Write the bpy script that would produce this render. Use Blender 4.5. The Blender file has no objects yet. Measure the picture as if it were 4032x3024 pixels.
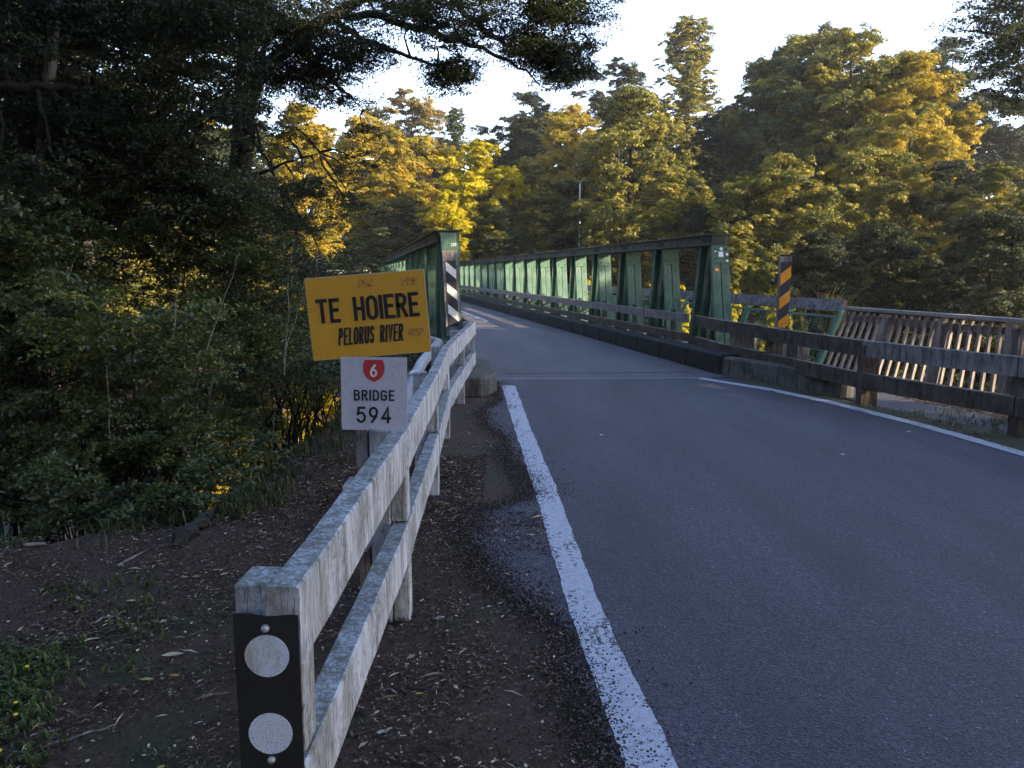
import bpy, math, random
import numpy as np
from mathutils import Vector, Matrix

C = bpy.context.scene.collection
SC = bpy.context.scene
R = math.radians

# ------------------------------------------------------------------ camera
cam = bpy.data.objects.new('camera', bpy.data.cameras.new('camera'))
C.objects.link(cam)
cam.location = (0, 0, 1.55)
cam.rotation_euler = (R(90 - 8.21), 0, 0)
cam.data.sensor_width = 36
cam.data.lens = 36 * 3050 / 4032
cam.data.clip_start = 0.05
cam.data.clip_end = 2000
SC.camera = cam

# ------------------------------------------------------------------ sky and sun
SUN_AZ, SUN_EL = 111, 20          # clockwise from +Y
world = bpy.data.worlds.new('World')
SC.world = world
world.use_nodes = True
wn = world.node_tree.nodes
wn.clear()
sky = wn.new('ShaderNodeTexSky')
sky.sky_type = 'NISHITA'
sky.sun_disc = False
sky.sun_elevation = R(SUN_EL)
sky.sun_rotation = R(SUN_AZ)
sky.air_density = 1.0
sky.dust_density = 1.2
sky.ozone_density = 2.5
bg = wn.new('ShaderNodeBackground')
bg.inputs['Strength'].default_value = 0.11
wo = wn.new('ShaderNodeOutputWorld')
wl = world.node_tree.links
# thin bright haze low in the sky, fading towards the zenith
wtc = wn.new('ShaderNodeTexCoord'); wsx = wn.new('ShaderNodeSeparateXYZ'); wl.new(wtc.outputs['Generated'], wsx.inputs[0])
wa = wn.new('ShaderNodeMath'); wa.operation = 'SUBTRACT'; wa.use_clamp = True; wa.inputs[0].default_value = 1.0; wl.new(wsx.outputs['Z'], wa.inputs[1])
wpw = wn.new('ShaderNodeMath'); wpw.operation = 'POWER'; wpw.inputs[1].default_value = 2.0; wl.new(wa.outputs[0], wpw.inputs[0])
wmx = wn.new('ShaderNodeMix'); wmx.data_type = 'RGBA'; wmx.blend_type = 'ADD'
wl.new(wpw.outputs[0], wmx.inputs[0]); wl.new(sky.outputs[0], wmx.inputs[6]); wmx.inputs[7].default_value = (2.5, 2.3, 2.8, 1)
wl.new(wmx.outputs[2], bg.inputs[0])
world.node_tree.links.new(bg.outputs[0], wo.inputs[0])

sun = bpy.data.objects.new('sun', bpy.data.lights.new('sun', 'SUN'))
C.objects.link(sun)
sun.data.energy = 5.0
sun.data.angle = R(0.5)
sun.data.color = (1.0, 0.82, 0.54)
sd = Vector((math.sin(R(SUN_AZ)) * math.cos(R(SUN_EL)), math.cos(R(SUN_AZ)) * math.cos(R(SUN_EL)), math.sin(R(SUN_EL))))
sun.rotation_euler = sd.to_track_quat('Z', 'Y').to_euler()

SC.view_settings.view_transform = 'Standard'
SC.view_settings.look = 'None'
SC.view_settings.exposure = 2.42
SC.view_settings.gamma = 1.0
SC.cycles.max_bounces = 6
SC.cycles.diffuse_bounces = 3
SC.cycles.transparent_max_bounces = 6
SC.cycles.sample_clamp_indirect = 4

# ------------------------------------------------------------------ frame of the bridge: a along it, o across it
DA = Vector((-0.1899, 0.9818, 0)); DO = Vector((0.9818, 0.1899, 0))
BRZ = math.atan2(-DA.x, DA.y)     # rotation that turns +Y into the bridge's direction
def B(a, o, z=0.0):
    return DA * a + DO * o + Vector((0, 0, z))
def ao(X, Y):
    return X * DA.x + Y * DA.y, X * DO.x + Y * DO.y

def at(px, py, Y):
    u = (px - 2016) / 3050; v = (py - 1512) / 3050; p_ = R(8.21)
    h = math.cos(p_) - math.sin(p_) * v; w = -(math.sin(p_) + math.cos(p_) * v)
    return Vector((u * Y / h, Y, 1.55 + w * Y / h))
# ------------------------------------------------------------------ tagging and mesh helpers
def tag(o, label=None, cat=None, group=None, kind=None):
    if label: o['label'] = label
    if cat: o['category'] = cat
    if group: o['group'] = group
    if kind: o['kind'] = kind
    return o
def empty(name, loc, label=None, cat=None, group=None, rz=0.0):
    o = bpy.data.objects.new(name, None)
    C.objects.link(o)
    o.location = loc
    o.rotation_euler = (0, 0, rz)
    o.empty_display_size = 0.2
    return tag(o, label, cat, group)
def origin(p):
    v = Vector((0, 0, 0))
    while p is not None:
        v = v + p.location
        p = p.parent
    return v
def dup(root, loc=None, label=None, rz=None, scale=None):
    r = root.copy(); C.objects.link(r)
    if loc is not None: r.location = loc
    if rz is not None: r.rotation_euler = (r.rotation_euler[0], r.rotation_euler[1], rz)
    if scale is not None: r.scale = scale
    if label: r['label'] = label
    for ch in list(root.children):
        c = ch.copy(); C.objects.link(c); c.parent = r
        for g in list(ch.children):
            d = g.copy(); C.objects.link(d); d.parent = c
    return r

class MB:
    """collects faces in world coordinates, builds one mesh"""
    def __init__(s):
        s.v = []; s.f = []; s.m = []
    def add(s, vs, fs, m=0):
        n = len(s.v)
        s.v += [Vector(p) for p in vs]
        s.f += [tuple(i + n for i in f) for f in fs]
        s.m += [m] * len(fs)
    def hexa(s, p, m=0):      # 8 points: bottom loop then top loop
        s.add(p, [(3, 2, 1, 0), (4, 5, 6, 7), (0, 1, 5, 4), (1, 2, 6, 5), (2, 3, 7, 6), (3, 0, 4, 7)], m)
    def box(s, c, size, ax=None, m=0):
        c = Vector(c)
        X, Y, Z = ax if ax else (Vector((1, 0, 0)), Vector((0, 1, 0)), Vector((0, 0, 1)))
        h = [d / 2 for d in size]
        s.hexa([c + X * (i * h[0]) + Y * (j * h[1]) + Z * (k * h[2]) for k in (-1, 1) for i, j in ((-1, -1), (1, -1), (1, 1), (-1, 1))], m)
    def bar(s, p, q, w, t, side, m=0):
        """square bar from p to q: w wide along side, t thick across"""
        p, q = Vector(p), Vector(q)
        d = (q - p).normalized()
        S = Vector(side); S = (S - d * S.dot(d)).normalized()
        T = d.cross(S)
        s.box((p + q) / 2, ((q - p).length, w, t), (d, S, T), m)
    def tube(s, pts, rads, n=8, m=0, cap=True):
        rings = []
        pts = [Vector(p) for p in pts]
        for i, p in enumerate(pts):
            d = (pts[min(i + 1, len(pts) - 1)] - pts[max(i - 1, 0)]).normalized()
            a = d.orthogonal().normalized() if i == 0 else (rings_a - d * rings_a.dot(d)).normalized()
            rings_a = a
            b = d.cross(a)
            r = rads[i] if hasattr(rads, '__len__') else rads
            rings.append([p + (a * math.cos(t) + b * math.sin(t)) * r for t in [2 * math.pi * k / n for k in range(n)]])
        vs = [q for r_ in rings for q in r_]
        fs = []
        for i in range(len(pts) - 1):
            for k in range(n):
                fs.append((i * n + k, i * n + (k + 1) % n, (i + 1) * n + (k + 1) % n, (i + 1) * n + k))
        if cap:
            fs.append(tuple(reversed(range(n)))); fs.append(tuple(range((len(pts) - 1) * n, len(pts) * n)))
        s.add(vs, fs, m)
    def prism(s, poly, n, t, m=0):
        """flat polygon (list of points) thickened by t along n"""
        n = Vector(n).normalized()
        k = len(poly)
        lo = [Vector(p) for p in poly]; hi = [p + n * t for p in lo]
        s.add(lo + hi, [tuple(reversed(range(k))), tuple(range(k, 2 * k))] + [(i, (i + 1) % k, k + (i + 1) % k, k + i) for i in range(k)], m)
    def build(s, name, mats, parent=None, bevel=0.0, smooth=False, jitter=0.0, seed=0):
        off = origin(parent)
        me = bpy.data.meshes.new(name)
        rnd = random.Random(seed)
        inv = Matrix.Rotation(-parent.rotation_euler[2], 4, 'Z') if parent is not None and parent.parent is None else Matrix.Identity(4)
        vv = []
        for p in s.v:
            q = inv @ (p - off)
            if jitter: q = q + Vector([rnd.uniform(-jitter, jitter) for _ in range(3)])
            vv.append(q)
        me.from_pydata(vv, [], s.f)
        for mt in (mats if isinstance(mats, (list, tuple)) else [mats]): me.materials.append(mt)
        me.polygons.foreach_set('material_index', s.m)
        if smooth: me.polygons.foreach_set('use_smooth', [True] * len(s.f))
        me.update()
        o = bpy.data.objects.new(name, me); C.objects.link(o)
        if parent is not None: o.parent = parent
        if bevel:
            b = o.modifiers.new('bevel', 'BEVEL'); b.width = bevel; b.segments = 2; b.limit_method = 'ANGLE'
        return o

# ------------------------------------------------------------------ materials
def new_mat(name):
    m = bpy.data.materials.new(name); m.use_nodes = True
    nt = m.node_tree; nt.nodes.clear()
    out = nt.nodes.new('ShaderNodeOutputMaterial')
    p = nt.nodes.new('ShaderNodeBsdfPrincipled')
    nt.links.new(p.outputs[0], out.inputs[0])
    return m, nt, p, out
def coords(nt, scale=(1, 1, 1), kind='Object'):
    tc = nt.nodes.new('ShaderNodeTexCoord'); mp = nt.nodes.new('ShaderNodeMapping')
    mp.inputs['Scale'].default_value = scale
    nt.links.new(tc.outputs[kind], mp.inputs[0])
    return mp.outputs[0]
def noise(nt, vec, scale, detail=4, rough=0.6, dist=0.0):
    n = nt.nodes.new('ShaderNodeTexNoise')
    n.inputs['Scale'].default_value = scale; n.inputs['Detail'].default_value = detail
    n.inputs['Roughness'].default_value = rough; n.inputs['Distortion'].default_value = dist
    nt.links.new(vec, n.inputs['Vector'])
    return n.outputs['Fac']
def ramp(nt, fac, stops, interp='LINEAR'):
    r = nt.nodes.new('ShaderNodeValToRGB'); r.color_ramp.interpolation = interp
    e = r.color_ramp.elements
    while len(e) < len(stops): e.new(0.5)
    for k, (p, c) in enumerate(stops):
        e[k].position = p
        e[k].color = (c[0], c[1], c[2], 1) if hasattr(c, '__len__') else (c, c, c, 1)
    nt.links.new(fac, r.inputs[0])
    return r.outputs[0]
def mixc(nt, fac, a, b, mode='MIX'):
    n = nt.nodes.new('ShaderNodeMix'); n.data_type = 'RGBA'; n.blend_type = mode
    if hasattr(fac, 'node'): nt.links.new(fac, n.inputs[0])
    else: n.inputs[0].default_value = fac
    for k, c in ((6, a), (7, b)):
        if hasattr(c, 'node'): nt.links.new(c, n.inputs[k])
        else: n.inputs[k].default_value = (c[0], c[1], c[2], 1)
    return n.outputs[2]
def bump(nt, p, h, strength, dist=0.01):
    b = nt.nodes.new('ShaderNodeBump'); b.inputs['Strength'].default_value = strength
    b.inputs['Distance'].default_value = dist
    nt.links.new(h, b.inputs['Height']); nt.links.new(b.outputs[0], p.inputs['Normal'])

def simple(name, c, rough=0.6, metal=0.0, var=0.15, scale=6.0, bumpy=0.0):
    m, nt, p, _ = new_mat(name)
    v = coords(nt)
    n = noise(nt, v, scale, 5)
    col = ramp(nt, n, [(0.3, [k * (1 - var) for k in c]), (0.7, [min(1, k * (1 + var)) for k in c])])
    nt.links.new(col, p.inputs['Base Color'])
    p.inputs['Roughness'].default_value = rough; p.inputs['Metallic'].default_value = metal
    if bumpy: bump(nt, p, noise(nt, v, scale * 6, 4), bumpy)
    return m

def timber(name, light, dark, stain, amount=0.5, vscale=(14, 14, 2.2)):
    """weathered painted boards: runs down the face, speckled lichen, worn edges"""
    m, nt, p, _ = new_mat(name)
    v = coords(nt, vscale); u = coords(nt)
    runs = noise(nt, v, 1.2, 5, 0.65)
    c1 = ramp(nt, runs, [(0.34, dark), (0.55, light), (0.8, [k * 1.08 for k in light])])
    spots = ramp(nt, noise(nt, u, 46, 6, 0.75), [(0.5 - amount * 0.12, 1.0), (0.62, 0.0)])
    patches = ramp(nt, noise(nt, u, 5.5, 4, 0.6), [(0.42, 0.0), (0.62, 1.0)])
    f = nt.nodes.new('ShaderNodeMath'); f.operation = 'MULTIPLY'
    nt.links.new(spots, f.inputs[0]); nt.links.new(patches, f.inputs[1])
    g = nt.nodes.new('ShaderNodeMath'); g.operation = 'MULTIPLY'; g.inputs[1].default_value = amount
    nt.links.new(f.outputs[0], g.inputs[0])
    c2 = mixc(nt, g.outputs[0], c1, stain)
    # grime that gathers on faces looking up
    geo = nt.nodes.new('ShaderNodeNewGeometry'); sx = nt.nodes.new('ShaderNodeSeparateXYZ')
    nt.links.new(geo.outputs['Normal'], sx.inputs[0])
    top = ramp(nt, sx.outputs['Z'], [(0.6, 0.0), (0.9, 1.0)])
    moss = ramp(nt, noise(nt, u, 62, 8, 0.85), [(0.43, 0.0), (0.56, 1.0)])
    t2 = nt.nodes.new('ShaderNodeMath'); t2.operation = 'MULTIPLY'
    nt.links.new(top, t2.inputs[0]); nt.links.new(moss, t2.inputs[1])
    t3 = nt.nodes.new('ShaderNodeMath'); t3.operation = 'MULTIPLY'; t3.inputs[1].default_value = 0.75
    nt.links.new(t2.outputs[0], t3.inputs[0])
    c3 = mixc(nt, t3.outputs[0], c2, stain)
    crk = ramp(nt, noise(nt, coords(nt, (26, 26, 1.4) if vscale[2] < 10 else (1.4, 26, 26)), 1.7, 3, 0.5, 0.6), [(0.485, 1.0), (0.5, 0.15), (0.515, 1.0)])
    c3 = mixc(nt, 1.0, c3, crk, 'MULTIPLY')
    nt.links.new(c3, p.inputs['Base Color'])
    p.inputs['Roughness'].default_value = 0.85; p.inputs['Specular IOR Level'].default_value = 0.2
    bump(nt, p, noise(nt, coords(nt, (30, 30, 4)), 2.0, 5, 0.7), 0.5, 0.006)
    return m

M = {}
M['white_timber'] = timber('weathered_white_paint', (0.45, 0.47, 0.54), (0.19, 0.195, 0.19), (0.085, 0.09, 0.062), 0.8)
M['dark_timber'] = timber('dirty_grey_timber', (0.080, 0.064, 0.052), (0.030, 0.024, 0.020), (0.20, 0.18, 0.16), 0.35)
M['grey_timber'] = timber('silvered_timber', (0.24, 0.22, 0.225), (0.075, 0.068, 0.068), (0.05, 0.045, 0.045), 0.6)
M['picket'] = timber('raw_grey_brown_timber', (0.26, 0.225, 0.21), (0.13, 0.105, 0.10), (0.09, 0.07, 0.06), 0.4)
M['cap_timber'] = timber('planed_cap_timber', (0.33, 0.29, 0.29), (0.20, 0.18, 0.18), (0.11, 0.10, 0.10), 0.4, (2.2, 2.2, 14))
M['concrete'] = timber('mossy_concrete', (0.15, 0.14, 0.13), (0.06, 0.055, 0.05), (0.035, 0.035, 0.025), 0.85)
M['kerb'] = timber('sooty_concrete', (0.024, 0.021, 0.021), (0.012, 0.011, 0.011), (0.03, 0.028, 0.028), 0.8)

def steel(name, base, rust=0.25):
    m, nt, p, _ = new_mat(name)
    v = coords(nt)
    a = noise(nt, v, 2.2, 6, 0.65)
    c = ramp(nt, a, [(0.3, [k * 0.72 for k in base]), (0.55, base), (0.75, [min(1, k * 1.35) for k in base])])
    fade = ramp(nt, noise(nt, coords(nt, (6, 6, 1.2)), 1.5, 5), [(0.5, 0.0), (0.72, 0.6)])
    c = mixc(nt, fade, c, [k * 0.6 + 0.13 for k in base])
    rs = ramp(nt, noise(nt, v, 19, 6, 0.7), [(0.68, 0.0), (0.73, rust * 3 if rust * 3 < 1 else 1)])
    c = mixc(nt, rs, c, (0.20, 0.11, 0.06))
    nt.links.new(c, p.inputs['Base Color'])
    p.inputs['Roughness'].default_value = 0.6; p.inputs['Specular IOR Level'].default_value = 0.25
    bump(nt, p, a, 0.12, 0.01)
    return m
M['green_steel'] = steel('faded_green_paint', (0.050, 0.106, 0.082))
M['walk_steel'] = steel('walkway_green_paint', (0.07, 0.17, 0.13), 0.15)
M['chord_steel'] = steel('dark_green_paint', (0.026, 0.035, 0.030), 0.25)  # darker tone of the truss green for chords, uprights and brackets
M['hole'] = simple('opening_and_bolt_black', (0.012, 0.013, 0.014), 0.7)  # also paints the dark of openings that are not cut out
M['galv'] = simple('galvanised_steel', (0.42, 0.44, 0.47), 0.4, 0.6, 0.12, 20)
M['pipe'] = simple('grey_pipe', (0.24, 0.26, 0.31), 0.45, 0.0, 0.2, 9)
M['black_plate'] = simple('black_plate', (0.006, 0.007, 0.010), 0.6, 0, 0.35, 14)
M['white_paint'] = simple('dirty_white_paint', (0.55, 0.57, 0.60), 0.5, 0, 0.14, 22)
M['stop_back'] = simple('bare_aluminium', (0.55, 0.60, 0.72), 0.45, 0.3, 0.08, 6)
M['blue'] = simple('bright_blue_paint', (0.0, 0.28, 0.62), 0.35, 0, 0.1, 3)
M['orange'] = simple('orange_sticker', (0.75, 0.22, 0.02), 0.5)
M['letter'] = simple('black_lettering', (0.008, 0.008, 0.010), 0.8, 0, 0.3, 30)
M['shield_red'] = simple('shield_red', (0.36, 0.006, 0.018), 0.4, 0, 0.08, 12)
M['haz_yellow'] = simple('hazard_yellow', (0.60, 0.25, 0.015), 0.45, 0, 0.12, 16)
M['haz_navy'] = simple('hazard_navy', (0.020, 0.022, 0.040), 0.45, 0, 0.25, 16)
M['sticker_yellow'] = simple('glue_residue', (0.34, 0.17, 0.03), 0.8, 0, 0.5, 60)

def sign_face(name, base, dirt, d_amt):
    m, nt, p, _ = new_mat(name)
    v = coords(nt)
    sp = ramp(nt, noise(nt, v, 70, 6, 0.7), [(0.52, 0.0), (0.66, d_amt)])
    big = ramp(nt, noise(nt, v, 9, 4, 0.6), [(0.5, 0.0), (0.75, d_amt * 0.8)])
    c = mixc(nt, sp, base, dirt); c = mixc(nt, big, c, [k * 0.72 for k in base])
    nt.links.new(c, p.inputs['Base Color'])
    p.inputs['Roughness'].default_value = 0.42
    return m
M['sign_yellow'] = sign_face('sign_yellow', (0.50, 0.262, 0.002), (0.26, 0.13, 0.006), 0.4)
M['sign_white'] = sign_face('sign_white', (0.38, 0.41, 0.52), (0.26, 0.28, 0.33), 0.55)

def reflector(name, honey):
    m, nt, p, _ = new_mat(name)
    v = coords(nt, (190, 190, 190) if honey else (230, 230, 230))
    vo = nt.nodes.new('ShaderNodeTexVoronoi'); vo.inputs['Scale'].default_value = 1.0
    vo.feature = 'DISTANCE_TO_EDGE'; nt.links.new(v, vo.inputs['Vector'])
    c = ramp(nt, vo.outputs['Distance'], [(0.0, (0.30, 0.36, 0.48)), (0.16, (0.62, 0.70, 0.84))])
    if not honey:
        st = ramp(nt, noise(nt, coords(nt, (40, 40, 9)), 1.0, 5), [(0.48, 0.0), (0.68, 0.8)])
        c = mixc(nt, st, c, (0.30, 0.29, 0.20))
    nt.links.new(c, p.inputs['Base Color']); p.inputs['Roughness'].default_value = 0.3
    return m
M['refl_a'] = reflector('stained_reflector', False)
M['refl_b'] = reflector('honeycomb_reflector', True)

def asphalt(name, base, blotch=0.25, coarse=1.0):
    m, nt, p, _ = new_mat(name)
    v = coords(nt)
    vo = nt.nodes.new('ShaderNodeTexVoronoi'); vo.inputs['Scale'].default_value = 170 * coarse
    nt.links.new(v, vo.inputs['Vector'])
    stone = ramp(nt, vo.outputs['Color'], [(0.2, [k * 0.3 for k in base]), (0.55, base), (0.9, [k * 2.1 for k in base]), (0.985, [min(1, k * 6) for k in base])])
    big = ramp(nt, noise(nt, coords(nt, (1.6, 0.35, 1)), 1.0, 4, 0.6), [(0.3, 1 - blotch), (0.7, 1 + blotch)])
    c = mixc(nt, 1.0, stone, big, 'MULTIPLY')
    fine = ramp(nt, noise(nt, v, 30, 6, 0.75), [(0.3, 0.72), (0.7, 1.25)])
    c = mixc(nt, 1.0, c, fine, 'MULTIPLY')
    nt.links.new(c, p.inputs['Base Color'])
    p.inputs['Roughness'].default_value = 0.72
    bump(nt, p, vo.outputs['Distance'], 0.55, 0.008)
    return m
M['asphalt'] = asphalt('chip_seal_asphalt', (0.030, 0.0272, 0.0455), 0.42, 0.8)
M['deck_asphalt'] = asphalt('bridge_deck_asphalt', (0.056, 0.052, 0.070), 0.3)
M['path_asphalt'] = asphalt('footpath_asphalt', (0.065, 0.064, 0.080), 0.15, 1.5)

def line_paint(name, wear):
    m, nt, p, _ = new_mat(name)
    v = coords(nt)
    vo = nt.nodes.new('ShaderNodeTexVoronoi'); vo.inputs['Scale'].default_value = 150
    nt.links.new(v, vo.inputs['Vector'])
    n = noise(nt, v, 34, 7, 0.8)
    n2 = noise(nt, coords(nt, (7, 1.1, 1)), 1.6, 4)
    add = nt.nodes.new('ShaderNodeMath'); add.operation = 'ADD'
    nt.links.new(n, add.inputs[0]); nt.links.new(n2, add.inputs[1])
    f = ramp(nt, add.outputs[0], [(0.5, 0.0), (1.0, 1.0)])
    add2 = nt.nodes.new('ShaderNodeMath'); add2.operation = 'GREATER_THAN'; add2.inputs[1].default_value = wear
    nt.links.new(add.outputs[0], add2.inputs[0])
    c = mixc(nt, add2.outputs[0], (0.42, 0.44, 0.52), (0.08, 0.08, 0.10))
    dirt = ramp(nt, n, [(0.35, (1, 1, 1)), (0.62, (0.62, 0.62, 0.66))])
    c = mixc(nt, 1.0, c, dirt, 'MULTIPLY')
    nt.links.new(c, p.inputs['Base Color']); p.inputs['Roughness'].default_value = 0.6
    bump(nt, p, vo.outputs['Distance'], 0.45, 0.008)
    return m
M['line'] = line_paint('worn_road_paint', 1.12)

def ground_mat():
    m, nt, p, _ = new_mat('soil_and_litter')
    v = coords(nt)
    a = ramp(nt, noise(nt, v, 55, 8, 0.8), [(0.3, (0.012, 0.007, 0.005)), (0.5, (0.055, 0.030, 0.020)), (0.66, (0.13, 0.078, 0.054)), (0.78, (0.24, 0.19, 0.15))])
    g = ramp(nt, noise(nt, v, 40, 7, 0.8), [(0.35, (0.015, 0.022, 0.008)), (0.7, (0.05, 0.07, 0.024))])
    f = ramp(nt, noise(nt, v, 1.1, 5, 0.65), [(0.52, 0.0), (0.62, 0.8)])
    c = mixc(nt, f, a, g)
    nt.links.new(c, p.inputs['Base Color']); p.inputs['Roughness'].default_value = 0.95
    bump(nt, p, noise(nt, v, 70, 6, 0.8), 0.9, 0.02)
    return m
M['soil'] = ground_mat()
M['moss'] = simple('moss_and_grit', (0.040, 0.042, 0.022), 0.95, 0, 0.7, 30, 0.9)
M['bark'] = timber('dark_bark', (0.022, 0.019, 0.017), (0.009, 0.008, 0.007), (0.05, 0.05, 0.04), 0.4, (16, 16, 2))
M['pale_bark'] = timber('flaking_pale_bark', (0.20, 0.175, 0.16), (0.06, 0.05, 0.045), (0.30, 0.28, 0.26), 0.6, (24, 24, 1.6))

def leaf_mat(name, stops, trans=0.4, rough=0.45, spec=0.35, hue=0.0):
    m, nt, p, out = new_mat(name)
    at = nt.nodes.new('ShaderNodeAttribute'); at.attribute_name = 'tint'
    c = ramp(nt, at.outputs['Fac'], stops)
    nt.links.new(c, p.inputs['Base Color'])
    p.inputs['Roughness'].default_value = rough
    p.inputs['Specular IOR Level'].default_value = spec
    tr = nt.nodes.new('ShaderNodeBsdfTranslucent')
    c2 = mixc(nt, 1.0, c, (1.15, 1.15, 0.45), 'MULTIPLY')
    nt.links.new(c2, tr.inputs[0])
    mx = nt.nodes.new('ShaderNodeMixShader'); mx.inputs[0].default_value = trans
    nt.links.new(p.outputs[0], mx.inputs[1]); nt.links.new(tr.outputs[0], mx.inputs[2])
    nt.links.new(mx.outputs[0], out.inputs[0])
    return m
L = {}
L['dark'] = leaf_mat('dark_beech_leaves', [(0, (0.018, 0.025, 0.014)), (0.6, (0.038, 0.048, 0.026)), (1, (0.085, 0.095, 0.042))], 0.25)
L['shade'] = leaf_mat('shaded_leaves', [(0, (0.010, 0.015, 0.008)), (0.6, (0.024, 0.031, 0.014)), (1, (0.060, 0.066, 0.024))], 0.2, 0.6, 0.15)  # darker leaf set that puts the far wood's shade into the colour
L['olive'] = leaf_mat('olive_leaves', [(0, (0.022, 0.031, 0.010)), (0.4, (0.070, 0.076, 0.018)), (0.75, (0.20, 0.175, 0.030)), (1, (0.36, 0.27, 0.05))], 0.25, 0.6, 0.15)  # dark stop deepened for crown shade, bright stops raised for sunlit leaves
L['green'] = leaf_mat('mid_green_leaves', [(0, (0.014, 0.024, 0.010)), (0.6, (0.038, 0.052, 0.017)), (1, (0.11, 0.12, 0.030))])
L['gold'] = leaf_mat('golden_leaves', [(0, (0.055, 0.056, 0.014)), (0.5, (0.20, 0.16, 0.020)), (0.92, (0.40, 0.285, 0.028)), (1, (0.38, 0.15, 0.02))], 0.4, 0.6, 0.15)  # bright stops raised so the crowns look more sunlit
L['yellow'] = leaf_mat('bright_yellow_leaves', [(0, (0.09, 0.10, 0.010)), (0.6, (0.36, 0.30, 0.010)), (1, (0.60, 0.47, 0.02))], 0.4, 0.6, 0.15)
L['orange'] = leaf_mat('russet_leaves', [(0, (0.055, 0.050, 0.018)), (0.6, (0.15, 0.115, 0.032)), (1, (0.27, 0.18, 0.05))])
L['bush'] = leaf_mat('glossy_bush_leaves', [(0, (0.022, 0.030, 0.013)), (0.5, (0.060, 0.078, 0.028)), (0.93, (0.14, 0.17, 0.045)), (1, (0.26, 0.22, 0.04))], 0.3, 0.38, 0.5)
L['grass'] = leaf_mat('grass_blades', [(0, (0.022, 0.034, 0.012)), (0.6, (0.045, 0.065, 0.022)), (1, (0.15, 0.14, 0.07))], 0.3)
L['litter'] = leaf_mat('fallen_leaf_litter', [(0, (0.025, 0.013, 0.009)), (0.5, (0.10, 0.060, 0.042)), (0.85, (0.24, 0.17, 0.12)), (1, (0.62, 0.54, 0.42))], 0.0, 0.8, 0.2)

# ------------------------------------------------------------------ terrain
def sm(x, a, b):
    t = np.clip((x - a) / (b - a), 0, 1)
    return t * t * (3 - 2 * t)
def hgt(X, Y):
    X = np.asarray(X, float); Y = np.asarray(Y, float)
    a = X * DA.x + Y * DA.y; o = X * DO.x + Y * DO.y
    edge = -1.85 - 1.4 * (1 - sm(Y, 3.6, 4.9)) * 2.2
    dl = np.clip(edge - X, 0, 60)
    dlz = np.minimum(0.72 * dl, 7.0)
    z = -0.012 - dlz
    dr = np.clip(o - 7.3 - 1.2 * sm(a, 8, 2), 0, 60)
    z = z - 5.0 * sm(dr, 0.0, 14) * (1 - sm(-a, 0, 8))
    gorge = sm(a, 10.6, 19) * (1 - sm(a, 42, 52.5))
    z = z * (1 - gorge) - 12.0 * gorge
    z = z + sm(a, 52.5, 56) * (dlz + 5.0 * sm(dr, 0, 14) * (1 - sm(-a, 0, 8)))
    z = z + 0.10 * np.clip(a - 76, 0, 60) + 2.1 * sm(a, 55, 66) * sm(X, -1, 6)
    bumps = 0.010 * np.sin(X * 3.1 + 1.3 * np.sin(Y * 2.3)) * np.sin(Y * 2.7 + X)
    return z + bumps * 0.4 * (1 - sm(a, 9, 11)) + 0.003
def grid_axis(segs):
    out = []
    for a, b, st in segs: out += list(np.arange(a, b, st))
    return np.array(out + [segs[-1][1]])
gx = grid_axis([(-260, -40, 20), (-40, -8, 2.0), (-8, 9, 0.25), (9, 40, 2.0), (40, 260, 20)])
gy = grid_axis([(-120, -6, 12), (-6, 0, 1), (0, 14, 0.25), (14, 80, 1.5), (80, 320, 16)])
GX, GY = np.meshgrid(gx, gy)
GZ = hgt(GX, GY)
nx, ny = len(gx), len(gy)
idx = np.arange(nx * ny).reshape(ny, nx)
q = np.stack([idx[:-1, :-1], idx[:-1, 1:], idx[1:, 1:], idx[1:, :-1]], -1).reshape(-1, 4)

def np_mesh(name, V, F, mats, parent=None, tint=None, smooth=False):
    """V (n,3) float, F (m,4) int -> linked mesh object, quick"""
    me = bpy.data.meshes.new(name)
    me.vertices.add(len(V)); me.vertices.foreach_set('co', np.ascontiguousarray(V, np.float32).ravel())
    k = F.shape[1]
    me.loops.add(F.size); me.loops.foreach_set('vertex_index', np.ascontiguousarray(F, np.int32).ravel())
    me.polygons.add(len(F))
    me.polygons.foreach_set('loop_start', np.arange(0, F.size, k, dtype=np.int32))
    me.polygons.foreach_set('loop_total', np.full(len(F), k, np.int32))
    me.update(calc_edges=True)
    if tint is not None:
        at = me.attributes.new('tint', 'FLOAT', 'FACE'); at.data.foreach_set('value', np.ascontiguousarray(tint, np.float32))
    for mt in (mats if isinstance(mats, (list, tuple)) else [mats]): me.materials.append(mt)
    if smooth: me.polygons.foreach_set('use_smooth', np.ones(len(F), bool))
    o = bpy.data.objects.new(name, me); C.objects.link(o)
    if parent is not None: o.parent = parent
    return o
g = np_mesh('ground', np.stack([GX.ravel(), GY.ravel(), GZ.ravel()], 1), q, M['soil'], smooth=True)
tag(g, kind='structure')

# water far below the bridge
wm, wnt, wp, _ = new_mat('river_water')
wp.inputs['Base Color'].default_value = (0.015, 0.04, 0.035, 1); wp.inputs['Roughness'].default_value = 0.08
bump(wnt, wp, noise(wnt, coords(wnt), 1.5, 4), 0.2, 0.05)
mb = MB(); mb.add([B(14, -140, -10.6), B(50, -140, -10.6), B(50, 140, -10.6), B(14, 140, -10.6)], [(0, 3, 2, 1)])
tag(mb.build('river', wm), kind='structure')

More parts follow.
